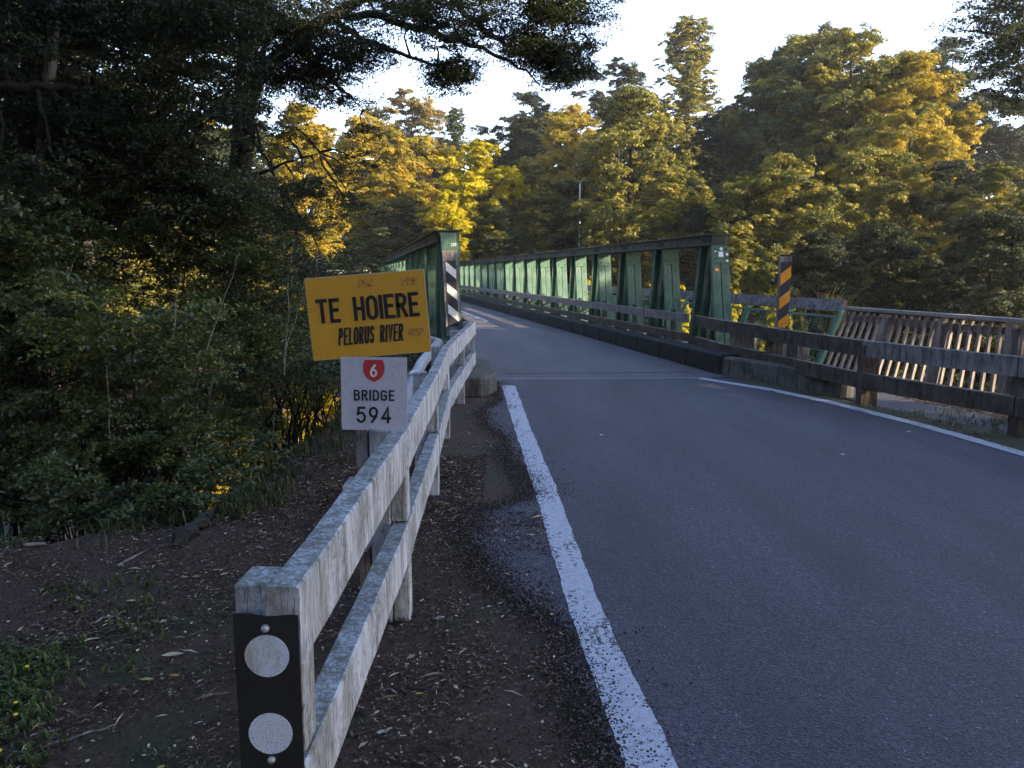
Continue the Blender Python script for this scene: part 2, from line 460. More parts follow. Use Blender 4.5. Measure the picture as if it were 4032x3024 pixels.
# ------------------------------------------------------------------ roads
rng = np.random.default_rng(4)
def strip(name, left, right, z, mat, kind='structure', jl=0.0, jr=0.0, step=0.1, zf=None, seed=1):
    """sheet between two polylines that run the same way"""
    r_ = np.random.default_rng(seed)
    L_ = np.array(left, float); R_ = np.array(right, float)
    def res(P, n):
        d = np.r_[0, np.cumsum(np.linalg.norm(np.diff(P, axis=0), axis=1))]
        t = np.linspace(0, d[-1], n)
        return np.stack([np.interp(t, d, P[:, 0]), np.interp(t, d, P[:, 1])], 1)
    ln = np.linalg.norm(np.diff(L_, axis=0), axis=1).sum()
    n = max(2, int(ln / step))
    A, Bq = res(L_, n), res(R_, n)
    if jl:
        w = np.convolve(r_.normal(0, 1, n + 8), np.ones(5) / 5, 'same')[4:-4]
        A[:, 0] += w * jl + r_.normal(0, jl * 0.25, n)
    if jr:
        w = np.convolve(r_.normal(0, 1, n + 8), np.ones(5) / 5, 'same')[4:-4]
        Bq[:, 0] += w * jr + r_.normal(0, jr * 0.25, n)
    V = np.zeros((2 * n, 3)); V[:n, :2] = A; V[n:, :2] = Bq
    V[:, 2] = z if zf is None else zf(V[:, 0], V[:, 1]) + z
    i = np.arange(n - 1)
    F = np.stack([i, n + i, n + i + 1, i + 1], 1)
    o = np_mesh(name, V, F, mat)
    return tag(o, kind=kind)
xy = lambda a, o: tuple(B(a, o))[:2]
# approach road; its left edge is broken and lies just outside the white line
strip('road', [(0.95, -12), (0.55, -3), (0.39, 0.5), (0.34, 2.0), (0.29, 2.6), (0.23, 3.2), (-0.05, 3.7), (-0.25, 4.4), (-0.2, 4.9), (0.16, 5.3), (0.13, 5.7), (-0.02, 6.4), (-0.05, 7.2), (-0.24, 7.8), (-0.32, 8.7), (-0.14, 9.3), (-0.2, 11.3)],
      [(6.5, -12), (5.6, -3), (5.05, 2), (4.75, 5), (4.50, 6.5), (4.29, 7.7), (3.93, 9.2), (3.5, 10.2), (3.25, 11.3), (3.2, 11.35)], 0.0, M['asphalt'], jl=0.035, step=0.04)
strip('bridge_road', [xy(11.05, 1.5), xy(52, 1.5)], [xy(10.62, 5.6), xy(52, 5.6)], -0.004, M['deck_asphalt'], step=1)
# kerb line strip lying across the joint, steel edge of the abutment
mb = MB(); mb.bar((-0.24, 11.24, 0.001), (2.95, 11.36, 0.001), 0.05, 0.008, (0, 1, 0))
tag(mb.build('bridge_joint', simple('joint_strip', (0.16, 0.16, 0.19), 0.6)), 'thin pale strip across the road where the bridge deck begins', 'road joint')
mb = MB(); mb.bar((-0.10, 11.9, -0.002), (2.85, 12.05, -0.002), 0.010, 0.004, (0, 1, 0))
tag(mb.build('bridge_joint', M['hole']), 'dark seam across the deck just past the pale strip', 'road joint')
strip('road_line', [(0.45, -6), (0.37, 0.5), (0.375, 1.5), (0.36, 2.25), (0.285, 3.1), (0.22, 4.2), (0.175, 5.16), (0.025, 7.6), (-0.145, 10.6)],
      [(0.65, -6), (0.56, 0.5), (0.55, 1.5), (0.53, 2.25), (0.44, 3.1), (0.375, 4.2), (0.335, 5.16), (0.19, 7.6), (0.045, 10.55)], 0.004, M['line'], jl=0.006, jr=0.006, step=0.03)
strip('road_line', [(5.45, -6), (4.65, 3), (4.40, 6.0), (4.27, 6.9), (4.12, 7.75), (3.78, 9.1), (3.35, 10.2), (2.72, 11.28)],
      [(5.60, -6), (4.79, 3), (4.54, 6.0), (4.41, 6.95), (4.26, 7.8), (3.91, 9.2), (3.48, 10.32), (2.82, 11.36)], 0.004, M['line'], jl=0.006, jr=0.006, step=0.03, seed=3)
for a0 in np.arange(24.5, 50, 1.5):
    strip('road_line', [xy(a0, 3.9), xy(a0 + 1.35, 3.9)], [xy(a0, 4.0), xy(a0 + 1.35, 4.0)], 0.0005, M['line'], step=0.5)
# verge with moss between the line and the path, then the footpath
strip('verge', [(5.6, -3), (5.05, 2), (4.72, 5), (4.46, 6.5), (4.25, 7.7), (3.86, 9.2), (3.4, 10.3), (3.2, 11.2)],
      [(6.8, -3), (6.0, 3), (5.35, 5.5), (4.9, 7.4), (4.55, 8.1), (4.15, 9.2), xy(10.6, 5.9), xy(11.1, 5.9)], 0.003, M['moss'], jl=0.03, jr=0.04, step=0.06, seed=5)
strip('footpath', [(6.9, -3), (6.1, 3), (5.4, 5.5), (4.92, 7.4), (4.55, 8.05), (4.2, 9.2), xy(10.7, 5.9)],
      [(8.2, -3), (7.0, 3), (6.0, 5.5), (5.32, 8.0), (5.0, 9.14), (4.8, 10.1), xy(10.7, 6.85)], 0.0, M['path_asphalt'], jr=0.03, step=0.08, seed=6)
# road beyond the bridge, rising and turning right
strip('far_road', [xy(51.9, 1.0), xy(56, 1.0), xy(60, 2.0), (-4, 66), (2, 69), (40, 71.5)], [xy(51.9, 6.2), xy(54, 6.3), xy(57, 8), (0, 61.5), (3, 63), (40, 64)], 0.12, M['asphalt'], step=0.6, zf=hgt)
strip('road_line', [(3, 64.2), (40, 65)], [(3, 64.5), (40, 65.3)], 0.16, M['line'], step=0.6, zf=hgt)
strip('road_line', [(3, 67.4), (40, 68)], [(3, 67.75), (40, 68.35)], 0.16, M['line'], step=0.6, zf=hgt)

# ------------------------------------------------------------------ steel truss bridge
bridge = empty('truss_bridge', B(11, 3.6, 0), 'long pony truss bridge of faded green steel carrying one traffic lane', 'bridge')
OR_, OL_ = 6.15, 1.36
SP = 2.19
ZT = 2.21
mb = MB()
mb.box(B(31.6, 3.5, -0.19), (4.1, 41.4, 0.34), (DO, DA, Vector((0, 0, 1))))
mb.build('deck', M['concrete'], bridge)
mb = MB()
mb.box(B(31.8, 6.9, -0.08), (1.2, 42.0, 0.12), (DO, DA, Vector((0, 0, 1))))
mb.build('walkway_deck', M['path_asphalt'], bridge)
ZV = Vector((0, 0, 1))
for o_, a0, side in ((OR_, 13.0, -1), (OL_, 12.45, 1)):
    nn = 19 if side < 0 else 19
    a1 = a0 + SP * (nn - 1)
    # top chord: two channels, a wide cover plate, black blocks painting the dark of lattice windows and square holes
    mb = MB()
    for s in (-1, 1):
        mb.box(B((a0 + a1) / 2, o_ + s * 0.145, ZT - 0.11), (0.03, a1 - a0 + 0.55, 0.17), (DO, DA, ZV))
        mb.box(B((a0 + a1) / 2, o_ + s * 0.165, ZT - 0.188), (0.10, a1 - a0 + 0.55, 0.014), (DO, DA, ZV))
    mb.box(B((a0 + a1) / 2, o_, ZT - 0.015), (0.44, a1 - a0 + 0.6, 0.018), (DO, DA, ZV))
    for k in range(nn):
        ak = a0 + k * SP
        for s in (-1, 1):
            oo = o_ + s * 0.163
            for j in range(5):
                mb.box(B(ak - 0.24 + j * 0.085, oo, ZT - 0.105), (0.012, 0.045, 0.085), (DO, DA, ZV), 1)
            if k < nn - 1:
                for j in range(3):
                    mb.box(B(ak + 0.62 + j * 0.45, oo, ZT - 0.10), (0.012, 0.035, 0.045), (DO, DA, ZV), 1)
        for j in range(4):
            mb.box(B(ak - 0.3 + j * 0.2, o_ - 0.19, ZT + 0.0), (0.02, 0.02, 0.012), (DO, DA, ZV), 1)
    mb.box(B(a0 - 0.27, o_, ZT - 0.11), (0.26, 0.012, 0.16), (DO, DA, ZV)); mb.box(B(a1 + 0.27, o_, ZT - 0.11), (0.26, 0.012, 0.16), (DO, DA, ZV))
    mb.build('top_chord', [M['chord_steel'], M['hole']], bridge)
    mb = MB()
    for s in (-1, 1):
        mb.box(B((a0 + a1) / 2, o_ + s * 0.15, -1.30), (0.03, a1 - a0 + 2.2, 0.3), (DO, DA, ZV))
    mb.build('bottom_chord', M['green_steel'], bridge)
    leg0 = None
    for k in range(nn):
        ak = a0 + k * SP
        for sg in (-1, 1):
            if leg0 is None: legs = {}; leg0 = True
            if sg in legs:
                src = legs[sg]
                c = src.copy(); C.objects.link(c); c.location = src.location + DA * SP * k
                for gch in src.children:
                    d = gch.copy(); C.objects.link(d); d.parent = c
                continue
            top, bot = B(ak + sg * 0.24, o_, 2.0), B(ak + sg * 0.88, o_, -1.2)
            mb = MB()
            for s in (-1, 1):
                off = DO * (s * 0.083)
                mb.bar(top + off, bot + off, 0.15, 0.014, DO)
                for e in (-1, 1):      # flanges of the channel, on its edges
                    off2 = DO * (s * 0.083 + e * 0.068) + DA * (-sg * 0.040)
                    mb.bar(top + off2, bot + off2, 0.014, 0.07, DO)
                d = (bot - top).normalized(); nrm = d.cross(DO).normalized() * (1 if sg < 0 else -1)
                if nrm.dot(DA) * sg < 0: nrm = -nrm
                for j in range(9):
                    c = top + off + d * (0.42 + j * 0.30)
                    mb.tube([c - nrm * 0.012, c + nrm * 0.016], 0.014, 6, 1)
                    mb.tube([c + nrm * 0.0, c - nrm * 0.016], 0.014, 6, 1)
            leg = mb.build('diagonal', [M['green_steel'], M['hole']], bridge)
            mb = MB()
            d = (bot - top).normalized(); nrm = d.cross(DO).normalized()
            if nrm.dot(DA) * sg < 0: nrm = -nrm
            mb.bar(top - d * 0.02 + nrm * 0.022 + DO * (0.02 * side), top + d * 0.30 + nrm * 0.022 + DO * (0.02 * side), 0.30, 0.016, DO)
            for sx_ in (-0.10, 0.10):
                for zz in (0.06, 0.23):
                    c = top + d * zz + nrm * 0.03 + DO * sx_
                    mb.tube([c, c + nrm * 0.010], 0.018, 8, 1)
            mb.build('gusset_plate', [M['green_steel'], M['hole']], leg)
            legs[sg] = leg
            if k == 0:
                legs[sg] = leg
        # upright between the two diagonals
        if k == 0:
            mb = MB()
            mb.box(B(ak, o_ + 0.09 * -side, 0.4), (0.012, 0.14, 3.2), (DO, DA, ZV))
            mb.box(B(ak, o_ + 0.05 * -side, 0.4), (0.09, 0.012, 3.2), (DO, DA, ZV))
            up = mb.build('upright', M['chord_steel'], bridge)
        else:
            c = up.copy(); C.objects.link(c); c.location = up.location + DA * SP * k
# stickers on the nearest gusset
TXT = {}
def text(s, name, mat, parent, loc, size, sx=1.0, depth=0.002, rot=None, bold=0.0, shear=0.0, space=1.0):
    """lettering as a thin solid mesh; rot maps text x,y,z to world"""
    cu = bpy.data.curves.new(name, 'FONT')
    cu.body = s; cu.size = size; cu.extrude = depth; cu.offset = bold; cu.shear = shear
    cu.align_x = 'CENTER'; cu.align_y = 'CENTER'; cu.space_character = space; cu.resolution_u = 4
    t = bpy.data.objects.new(name, cu); C.objects.link(t)
    bpy.context.view_layer.update()
    me = bpy.data.meshes.new_from_object(t.evaluated_get(bpy.context.evaluated_depsgraph_get()))
    bpy.data.objects.remove(t)
    o = bpy.data.objects.new(name, me); C.objects.link(o)
    me.materials.clear(); me.materials.append(mat)
    Mx = rot if rot is not None else Matrix(((1, 0, 0), (0, 0, -1), (0, 1, 0)))
    me.transform(Mx.to_4x4() @ Matrix.Diagonal((sx, 1, 1, 1)))
    o.parent = parent
    o.location = Vector(loc) - origin(parent)
    return o
def axes(x, z):
    """text frame: x to the right, z up, facing the viewer"""
    x = Vector(x).normalized(); z = Vector(z); z = (z - x * z.dot(x)).normalized()
    y = z.cross(x)              # points away from the viewer
    return Matrix((x, z, -y)).transposed(), x, z, -y

top, bot = B(13.0 - 0.24, OR_, 2.0), B(13.0 - 0.88, OR_, -1.2)
dd = (bot - top).normalized(); fr = dd.cross(DO).normalized()
if fr.dot(DA) > 0: fr = -fr
def stick(name, dx, dz, r, mat, label, n=10, sq=None):
    c = top + DO * dx + dd * dz + fr * 0.033
    mb = MB()
    if sq: pts = [c + DO * (i * sq[0]) + dd * (j * sq[1]) for i, j in ((-1, -1), (-1, 1), (1, 1), (1, -1))]
    else: pts = [c + (DO * math.cos(t) + dd * math.sin(t)) * r for t in [2 * math.pi * k / n for k in range(n)]]
    mb.prism(pts, fr, 0.004)
    ob = mb.build(name, mat); tag(ob, label, 'sticker')
    return ob
stick('sticker', 0.01, 0.055, 0.03, M['white_paint'], 'white shield shaped sticker topmost on the nearest right gusset plate', 6)
stick('sticker', 0.0, 0.15, 0, M['stop_back'], 'pale rectangular sticker below the shield sticker on the gusset plate', sq=(0.042, 0.045))
stick('sticker', 0.115, 0.15, 0.026, M['stop_back'], 'round pale blue sticker right of the rectangular sticker')
stick('sticker', 0.11, 0.26, 0.026, M['stop_back'], 'round pale blue sticker at the lower corner of the gusset plate')
stick('sticker', -0.10, 0.10, 0.018, M['galv'], 'small round sticker at the left side of the gusset plate')
stick('sticker', -0.09, 0.42, 0, M['orange'], 'small square orange sticker on the first green diagonal', sq=(0.032, 0.026))

# ------------------------------------------------------------------ kerb units beside the lane
def kerb_profile(c, ln, h, w0, w1, ang, mat, name, label, group=None, face=-1, hole=True):
    """one precast unit: sloped face towards the lane, black block for a scupper notch at its end; local: y along, x across"""
    r = empty(name, c, label, 'kerb unit', group, ang)
    me_ = MB()
    hl = ln / 2
    prof = [(-w0 / 2, 0), (-w1 / 2, h - 0.02), (-w1 / 2 + 0.03, h), (w0 / 2, h), (w0 / 2, 0)]
    if face > 0: prof = [(-x, z) for x, z in reversed(prof)]
    n = len(prof)
    vs = [Vector((x, y, z)) for y in (-hl, hl) for x, z in prof]
    me_.add(vs, [tuple(reversed(range(n))), tuple(range(n, 2 * n))] + [(i, (i + 1) % n, n + (i + 1) % n, n + i) for i in range(n)])
    me = bpy.data.meshes.new('block'); me.from_pydata(me_.v, [], me_.f); me.materials.append(mat)
    me.update()
    b = bpy.data.objects.new('block', me); C.objects.link(b); b.parent = r
    bv = b.modifiers.new('bevel', 'BEVEL'); bv.width = 0.015; bv.segments = 2
    if hole:
        m2 = MB(); m2.box((face * (w0 / 2 - 0.008), -hl + 0.05, 0.045), (0.03, 0.10, 0.07))  # black block painting in the dark of the drain opening
        me2 = bpy.data.meshes.new('scupper_dark_block'); me2.from_pydata(m2.v, [], m2.f); me2.materials.append(M['hole'])
        h_ = bpy.data.objects.new('scupper_dark_block', me2); C.objects.link(h_); h_.parent = r
    return r
# right-hand row
k0 = kerb_profile(B(11.62, 5.53, -0.004), 1.21, 0.30, 0.36, 0.30, BRZ, M['kerb'], 'kerb_unit', 'sooty black kerb unit, nearest of the row under the right truss', 'precast kerb units along the bridge lane')
for k in range(1, 33):
    dup(k0, B(11.62 + 1.232 * k, 5.53, -0.004), 'sooty kerb unit in the long row between the lane and the right truss')
kl = kerb_profile(B(11.9, 1.42, -0.004), 1.21, 0.30, 0.36, 0.30, BRZ, M['kerb'], 'kerb_unit', 'sooty kerb unit in the row at the foot of the left truss', 'precast kerb units along the left truss', face=1)
for k in range(1, 33):
    dup(kl, B(11.9 + 1.232 * k, 1.42, -0.004))
# unpainted near block on the right, bending away from the lane
def block(pts, w, h, name, label, mat, cat='kerb', h2=None):
    r = empty(name, (pts[0][0], pts[0][1], 0), label, cat)
    mb = MB(); n = len(pts)
    vs = []
    for i, p in enumerate(pts):
        P = Vector((p[0], p[1], 0)); q0 = Vector((*pts[max(i - 1, 0)][:2], 0)); q1 = Vector((*pts[min(i + 1, n - 1)][:2], 0))
        d = (q1 - q0).normalized(); s = Vector((d.y, -d.x, 0))
        hh = h if h2 is None else h + (h2 - h) * i / (n - 1)
        for x, z in ((0, -0.02), (0.02, hh - 0.03), (0.05, hh), (w - 0.03, hh), (w, hh - 0.03), (w, -0.02)):
            vs.append(P + s * x + Vector((0, 0, z)))
    fs = []
    for i in range(n - 1):
        for k in range(6):
            fs.append((i * 6 + k, i * 6 + (k + 1) % 6, (i + 1) * 6 + (k + 1) % 6, (i + 1) * 6 + k))
    fs += [tuple(reversed(range(6))), tuple(range((n - 1) * 6, n * 6))]
    mb.add(vs, fs)
    ob = mb.build('block', mat, r, bevel=0.012)
    return r
block([(4.09, 9.53), (3.92, 10.05), (3.60, 10.85), (3.18, 11.66)], 0.20, 0.285, 'concrete_kerb', 'bare grey concrete kerb block whose end catches the sun, right of the road', M['concrete'])
# rounded concrete end block on the left
r = empty('concrete_kerb', (-0.5, 10.2, 0), 'rounded concrete end block at the foot of the left guardrail', 'kerb')
mb = MB()
base = [(-0.62, 9.62), (-0.38, 9.62), (-0.26, 9.85), (-0.20, 10.15), (-0.22, 10.6), (-0.32, 11.3), (-0.40, 11.75), (-0.75, 11.68), (-0.66, 10.6)]
mb.prism([(x, y, -0.02) for x, y in base], (0, 0, 1), 0.27)
mb.build('block', M['concrete'], r, bevel=0.03)

# ------------------------------------------------------------------ timber rails
def rail_board(mb, pts, z0, z1, th, side, m=0, seed=0):
    """board following pts (its road-side top edge), th thick towards side (+1 right / -1 left of travel)"""
    rn = random.Random(seed)
    n = len(pts); vs = []
    for i, p in enumerate(pts):
        P = Vector((p[0], p[1], 0)); q0 = Vector((*pts[max(i - 1, 0)][:2], 0)); q1 = Vector((*pts[min(i + 1, n - 1)][:2], 0))
        d = (q1 - q0).normalized(); s = Vector((d.y, -d.x, 0)) * side
        w = rn.uniform(-0.003, 0.003)
        dz = p[2] if len(p) > 2 else 0
        for x, z in ((0, z0), (0, z1 - 0.006), (0.006, z1), (th - 0.006, z1), (th, z1 - 0.006), (th, z0)):
            vs.append(P + s * (x + w * 0.5) + Vector((0, 0, z + w + dz)))
    fs = []
    for i in range(n - 1):
        for k in range(6):
            fs.append((i * 6 + k, i * 6 + (k + 1) % 6, (i + 1) * 6 + (k + 1) % 6, (i + 1) * 6 + k))
    fs += [tuple(reversed(range(6))), tuple(range((n - 1) * 6, n * 6))]
    mb.add(vs, fs, m)
def densify(pts, st=0.12):
    out = []
    for p, q_ in zip(pts[:-1], pts[1:]):
        n = max(1, int(math.dist(p[:2], q_[:2]) / st))
        for k in range(n):
            t = k / n
            out.append(tuple(a + (b - a) * t for a, b in zip(p, q_)))
    return out + [pts[-1]]

lf = empty('timber_guardrail', (-0.55, 1.7, 0), 'two rail guardrail in flaking white paint along the left roadside', 'guardrail')
segs = [[(-0.463, 1.605), (-0.455, 3.3), (-0.50, 5.22)], [(-0.50, 5.235), (-0.575, 7.15)], [(-0.575, 7.165), (-0.545, 9.1), (-0.51, 10.86)], ]
for k, s_ in enumerate(segs):
    for z0, z1, nm in ((0.69, 0.87, 'top_rail'), (0.28, 0.45, 'lower_rail')):
        mb = MB(); rail_board(mb, densify(s_), z0, z1, 0.075, -1, seed=k); mb.build(nm, M['white_timber'], lf)
for k, (x, y) in enumerate(((-0.545, 1.68), (-0.535, 3.36), (-0.59, 5.31), (-0.665, 7.22), (-0.64, 9.16), (-0.60, 10.78))):
    mb = MB()
    w = 0.085 if k else 0.074
    if k == 0: x = -0.535
    g0 = -0.3
    mb.box((x - w / 2 - 0.003, y, (0.868 + g0) / 2), (w, 0.115, 0.868 - g0))
    if k == 0: x = -0.545
    mb.box((x + 0.037, y + 0.003, (0.685 + 0.452) / 2), (0.072, 0.10, 0.225))          # packing piece between the rails
    mb.box((x + 0.037, y + 0.003, (0.278 + g0) / 2), (0.072, 0.10, 0.27 - g0))
    p_ = mb.build('post', M['white_timber'], lf, bevel=0.006, jitter=0.0035, seed=k)
# second, shorter timber bolted behind the second post, its foot rotted
mb = MB(); mb.box((-0.672, 3.28, 0.50), (0.10, 0.11, 0.30)); mb.build('packer', M['white_timber'], lf, bevel=0.006, jitter=0.008, seed=4)

rot, tx, tz, tn = axes((1, 0.0, 0), (0, 0, 1))
# black marker plate with two round reflectors, nailed to the end post
mk = empty('marker_plate', (-0.538, 1.61, 0.35), 'black marker plate with two round reflectors on the nearest post', 'marker')
mb = MB()
NX = 8
for i in range(NX):
    x0, x1 = -0.609 + 0.142 * i / NX, -0.609 + 0.142 * (i + 1) / NX
    zt = lambda x: 0.812 + 0.003 * math.sin((x + 0.61) * 60) - 0.04 * (x + 0.609)
    mb.hexa([(x0, 1.600, 0.02), (x1, 1.600, 0.02), (x1, 1.603, 0.02), (x0, 1.603, 0.02), (x0, 1.600, zt(x0)), (x1, 1.600, zt(x1)), (x1, 1.603, zt(x1)), (x0, 1.603, zt(x0))])
mb.build('plate', M['black_plate'], mk)
for z, mt in ((0.716, 'refl_a'), (0.532, 'refl_b')):
    mb = MB(); c = Vector((-0.538, 1.5995, z))
    mb.prism([c + Vector((math.cos(t) * 0.0485, 0, math.sin(t) * 0.0485)) for t in [2 * math.pi * k / 48 for k in range(48)]], (0, -1, 0), 0.003)
    rf = mb.build('reflector', M[mt], mk)
for z in (0.780, 0.468, 0.10):
    mb = MB(); c = Vector((-0.539, 1.598, z))
    mb.tube([c + Vector((0, 0.004, 0)), c - Vector((0, 0.004, 0)), c - Vector((0, 0.008, 0))], [0.010, 0.008, 0.003], 12)
    mb.build('bolt', M['galv'], mk, smooth=True)

# rail that carries on along the inside of each truss
br = empty('timber_guardrail', B(13.0, 5.78, 0), 'streaky brown two rail timber guardrail fixed along the right truss', 'guardrail')
LR = 2.19
a_ = 13.25; k = 0
while a_ < 52:
    a2 = min(a_ + LR * 1.5, 52.3)
    for z0, z1, nm in ((0.64, 0.80, 'top_rail'), (0.30, 0.45, 'lower_rail')):
        mb = MB(); rail_board(mb, densify([xy(a_ + 0.006, 5.78), xy(a2, 5.78)], 0.4), z0, z1, 0.075, 1, seed=k)
        mb.build(nm, M['grey_timber'] if nm == 'top_rail' else M['dark_timber'], br)
    a_ = a2; k += 1
for k in range(18):
    c = B(14.1 + k * SP, 5.90, 0.4)
    mb = MB(); mb.box(c, (0.07, 0.1, 0.9), (DO, DA, ZV)); mb.build('bracket', M['chord_steel'], br)
bl = empty('timber_guardrail', B(11.0, 1.68, 0), 'timber guardrail running on along the inside of the left truss', 'guardrail')
for k in range(12):
    a2 = 11.15 + 3.3 * k
    for z0, z1, nm in ((0.66, 0.84, 'top_rail'), (0.28, 0.44, 'lower_rail')):
        mb = MB(); rail_board(mb, densify([xy(a2 + 0.006, 1.60 + (0 if k else 0.0)), xy(a2 + 3.29, 1.66)], 0.4), z0, z1, 0.07, -1, seed=k)
        mb.build(nm, M['grey_timber'], bl)

# approach rail on the right
rr = empty('timber_guardrail', (4.2, 9.0, 0), 'stained dark timber guardrail curving along the right side of the road', 'guardrail')
P0 = [xy(13.2, 5.77), (3.66, 11.25)]
segR = [[(3.30, 14.1), (3.38, 12.6), (3.64, 11.25)], [(3.645, 11.235), (3.88, 10.1), (4.075, 9.04)], [(4.08, 9.025), (4.42, 8.05), (4.74, 7.22)], [(4.744, 7.205), (5.25, 5.6)], [(5.254, 5.585), (5.8, 3.9)]]
mats_top = ['dark_timber', 'dark_timber', 'grey_timber', 'grey_timber', 'dark_timber']
for k, s_ in enumerate(segR):
    for z0, z1, nm in ((0.575, 0.765, 'top_rail'), (0.20, 0.385, 'lower_rail')):
        s2 = [(p[0], p[1], (0.015 if k == 0 else 0.0)) for p in s_]
        mb = MB(); rail_board(mb, densify(s2), z0, z1, 0.085, -1, seed=20 + k)
        mb.build(nm, M[mats_top[k]] if nm == 'top_rail' else M['dark_timber'], rr)
for k, (x, y, w, zt) in enumerate(((3.74, 11.2, 0.17, 0.76), (4.115, 9.02, 0.14, 0.745), (4.80, 7.24, 0.15, 0.765), (5.34, 5.6, 0.16, 0.76), (5.92, 3.9, 0.16, 0.76))):
    mb = MB()
    mb.box((x + 0.10, y + 0.02, (zt - 0.35) / 2), (w, 0.15, zt + 0.35))
    mb.box((x + 0.005, y, 0.18), (0.085, 0.15, 1.06))
    mb.build('post', M['dark_timber'], rr, bevel=0.008, jitter=0.004, seed=k)
mb = MB(); mb.box((3.62, 12.1, 0.42), (0.05, 0.62, 0.42), (Vector((0.94, 0.34, 0)), Vector((-0.34, 0.94, 0)), ZV)); mb.build('infill_board', M['picket'], rr)
mb = MB(); mb.box((3.98, 10.75, 0.40), (0.16, 0.42, 0.42)); mb.build('infill_block', M['grey_timber'], rr, bevel=0.01, jitter=0.006)

# ------------------------------------------------------------------ hazard board on the right (black and yellow)
hb = empty('hazard_marker', (3.99, 11.42, 0), 'tall black and yellow striped hazard marker behind the right guardrail', 'hazard marker')
mb = MB(); mb.box((3.985, 11.45, 0.70), (0.175, 0.05, 2.16)); mb.build('board', M['grey_timber'], hb, bevel=0.004)
mb = MB(); mb.box((3.995, 11.421, 1.19), (0.150, 0.006, 1.02)); pl_ = mb.build('face', M['haz_navy'], hb)
for z in (1.475, 1.125, 0.785):
    mb = MB(); x0, x1 = 3.92, 4.07
    mb.prism([(x0, 11.417, z - 0.12), (x1, 11.417, z + 0.0), (x1, 11.417, z + 0.17), (x0, 11.417, z + 0.05)], (0, -1, 0), 0.003)
    mb.build('stripe', M['haz_yellow'], pl_)
def scribble(lines, c, w, mat, parent, r=0.003):
    mb = MB(); rn = random.Random(8)
    for li, (n, dz) in enumerate(lines):
        x = c[0] - w / 2
        for k in range(n):
            if rn.random() < 0.15: x += w / n; continue
            pts = [(x + w / n * t * 0.8, c[1], c[2] + dz + rn.uniform(-0.012, 0.012) + (x - c[0]) * 0.7) for t in (0, 0.4, 0.8)]
            mb.tube(pts, r * 0.5, 4); x += w / n
    return mb.build('handwriting', mat, parent)
scribble([(8, 0.03), (8, -0.01), (3, -0.045)], (3.995, 11.412, 1.13), 0.12, M['letter'], pl_)
mb = MB(); mb.tube([(3.97, 11.411, 0.80), (4.05, 11.411, 0.815)], 0.0025, 5); mb.tube([(3.965, 11.412, 0.79), (3.965, 11.409, 0.79)], 0.009, 6)
mb.build('arrow_mark', M['letter'], pl_)

# hazard board on the left truss end (white stripes)
ha = empty('hazard_marker', (-0.9, 11.3, 0), 'black and white striped hazard board on the end of the left truss', 'hazard marker')
hT, hB_ = at(1769, 990, 12.10), at(1787, 1316, 11.86)
hZ = (hT - hB_).normalized(); hX = Vector((0.985, 0.17, 0)); hX = (hX - hZ * hX.dot(hZ)).normalized(); hY = hZ.cross(hX)
ax_ = (hX, hY, hZ)
hC = (hT + hB_) / 2
def hp(u, v, y=0.0): return hC + hX * u + hY * y + hZ * v
mb = MB(); mb.box(hp(0, 0, 0.02), (0.225, 0.04, 1.33), ax_); mb.build('board', M['grey_timber'], ha, bevel=0.003)
mb = MB(); mb.box(hp(0.008, -0.01, -0.004), (0.155, 0.006, 1.02), ax_); pl_ = mb.build('face', M['black_plate'], ha)
for v in (0.36, 0.03, -0.30):
    mb = MB(); mb.prism([hp(-0.068, v - 0.015, -0.008), hp(0.084, v - 0.15, -0.008), hp(0.084, v - 0.01, -0.008), hp(-0.068, v + 0.125, -0.008)], -hY, 0.003)
    mb.build('stripe', M['white_paint'], pl_)
text('239', 'number_mark', M['white_paint'], bridge, hp(0.07, 0.74, -0.012), 0.065, 0.9, 0.001, axes(hX, hZ)[0], 0.001)
mb = MB(); mb.box(hp(0.0, 0.80, 0.0), (0.24, 0.012, 0.26), ax_); mb.build('end_plate', M['green_steel'], bridge)

# ------------------------------------------------------------------ name sign and bridge number sign
YS = 3.27
sp_ = empty('sign_post', (-0.64, 3.33, -0.05), 'slim grey timber post carrying the yellow and white signs', 'sign post')
mb = MB(); mb.box((-0.655, 3.325, 0.70), (0.05, 0.05, 1.5)); mb.build('post', M['grey_timber'], sp_, bevel=0.003)
sk = YS / 3.6
tilt = R(4.5)
ct = Vector((-0.606, YS, 1.55 - 0.198 * sk))
rotY, X_, Z_, N_ = axes((math.cos(tilt), 0.0, math.sin(tilt) * 1.0), (-math.sin(tilt * 0.8), 0, 1))
ys = empty('name_sign', (ct.x, YS, ct.z), 'tilted yellow sign reading TE HOIERE PELORUS RIVER', 'sign')
W_, H_ = 0.250, 0.172
rc = 0.006
def rrect(c, w, h, r_, X, Z, n=5):
    pts = []
    for cx2, cz2, a0_ in ((w - r_, h - r_, 0), (-w + r_, h - r_, 90), (-w + r_, -h + r_, 180), (w - r_, -h + r_, 270)):
        for k in range(n): 
            t = R(a0_ + 90 * k / (n - 1)); pts.append(c + X * (cx2 + r_ * math.cos(t)) + Z * (cz2 + r_ * math.sin(t)))
    return pts
mb = MB(); mb.prism(rrect(ct, W_, H_, rc, X_, Z_), (0, 1, 0), 0.004)
plate = mb.build('plate', M['sign_yellow'], ys)
mb = MB(); mb.prism(rrect(ct + Vector((0, 0.005, 0)), W_ + 0.002, H_ + 0.002, rc, X_, Z_), (0, 1, 0), 0.003); mb.build('backing', M['galv'], ys)
def on(u, v, d=0.001): return ct + X_ * u + Z_ * v + Vector((0, -d, 0))

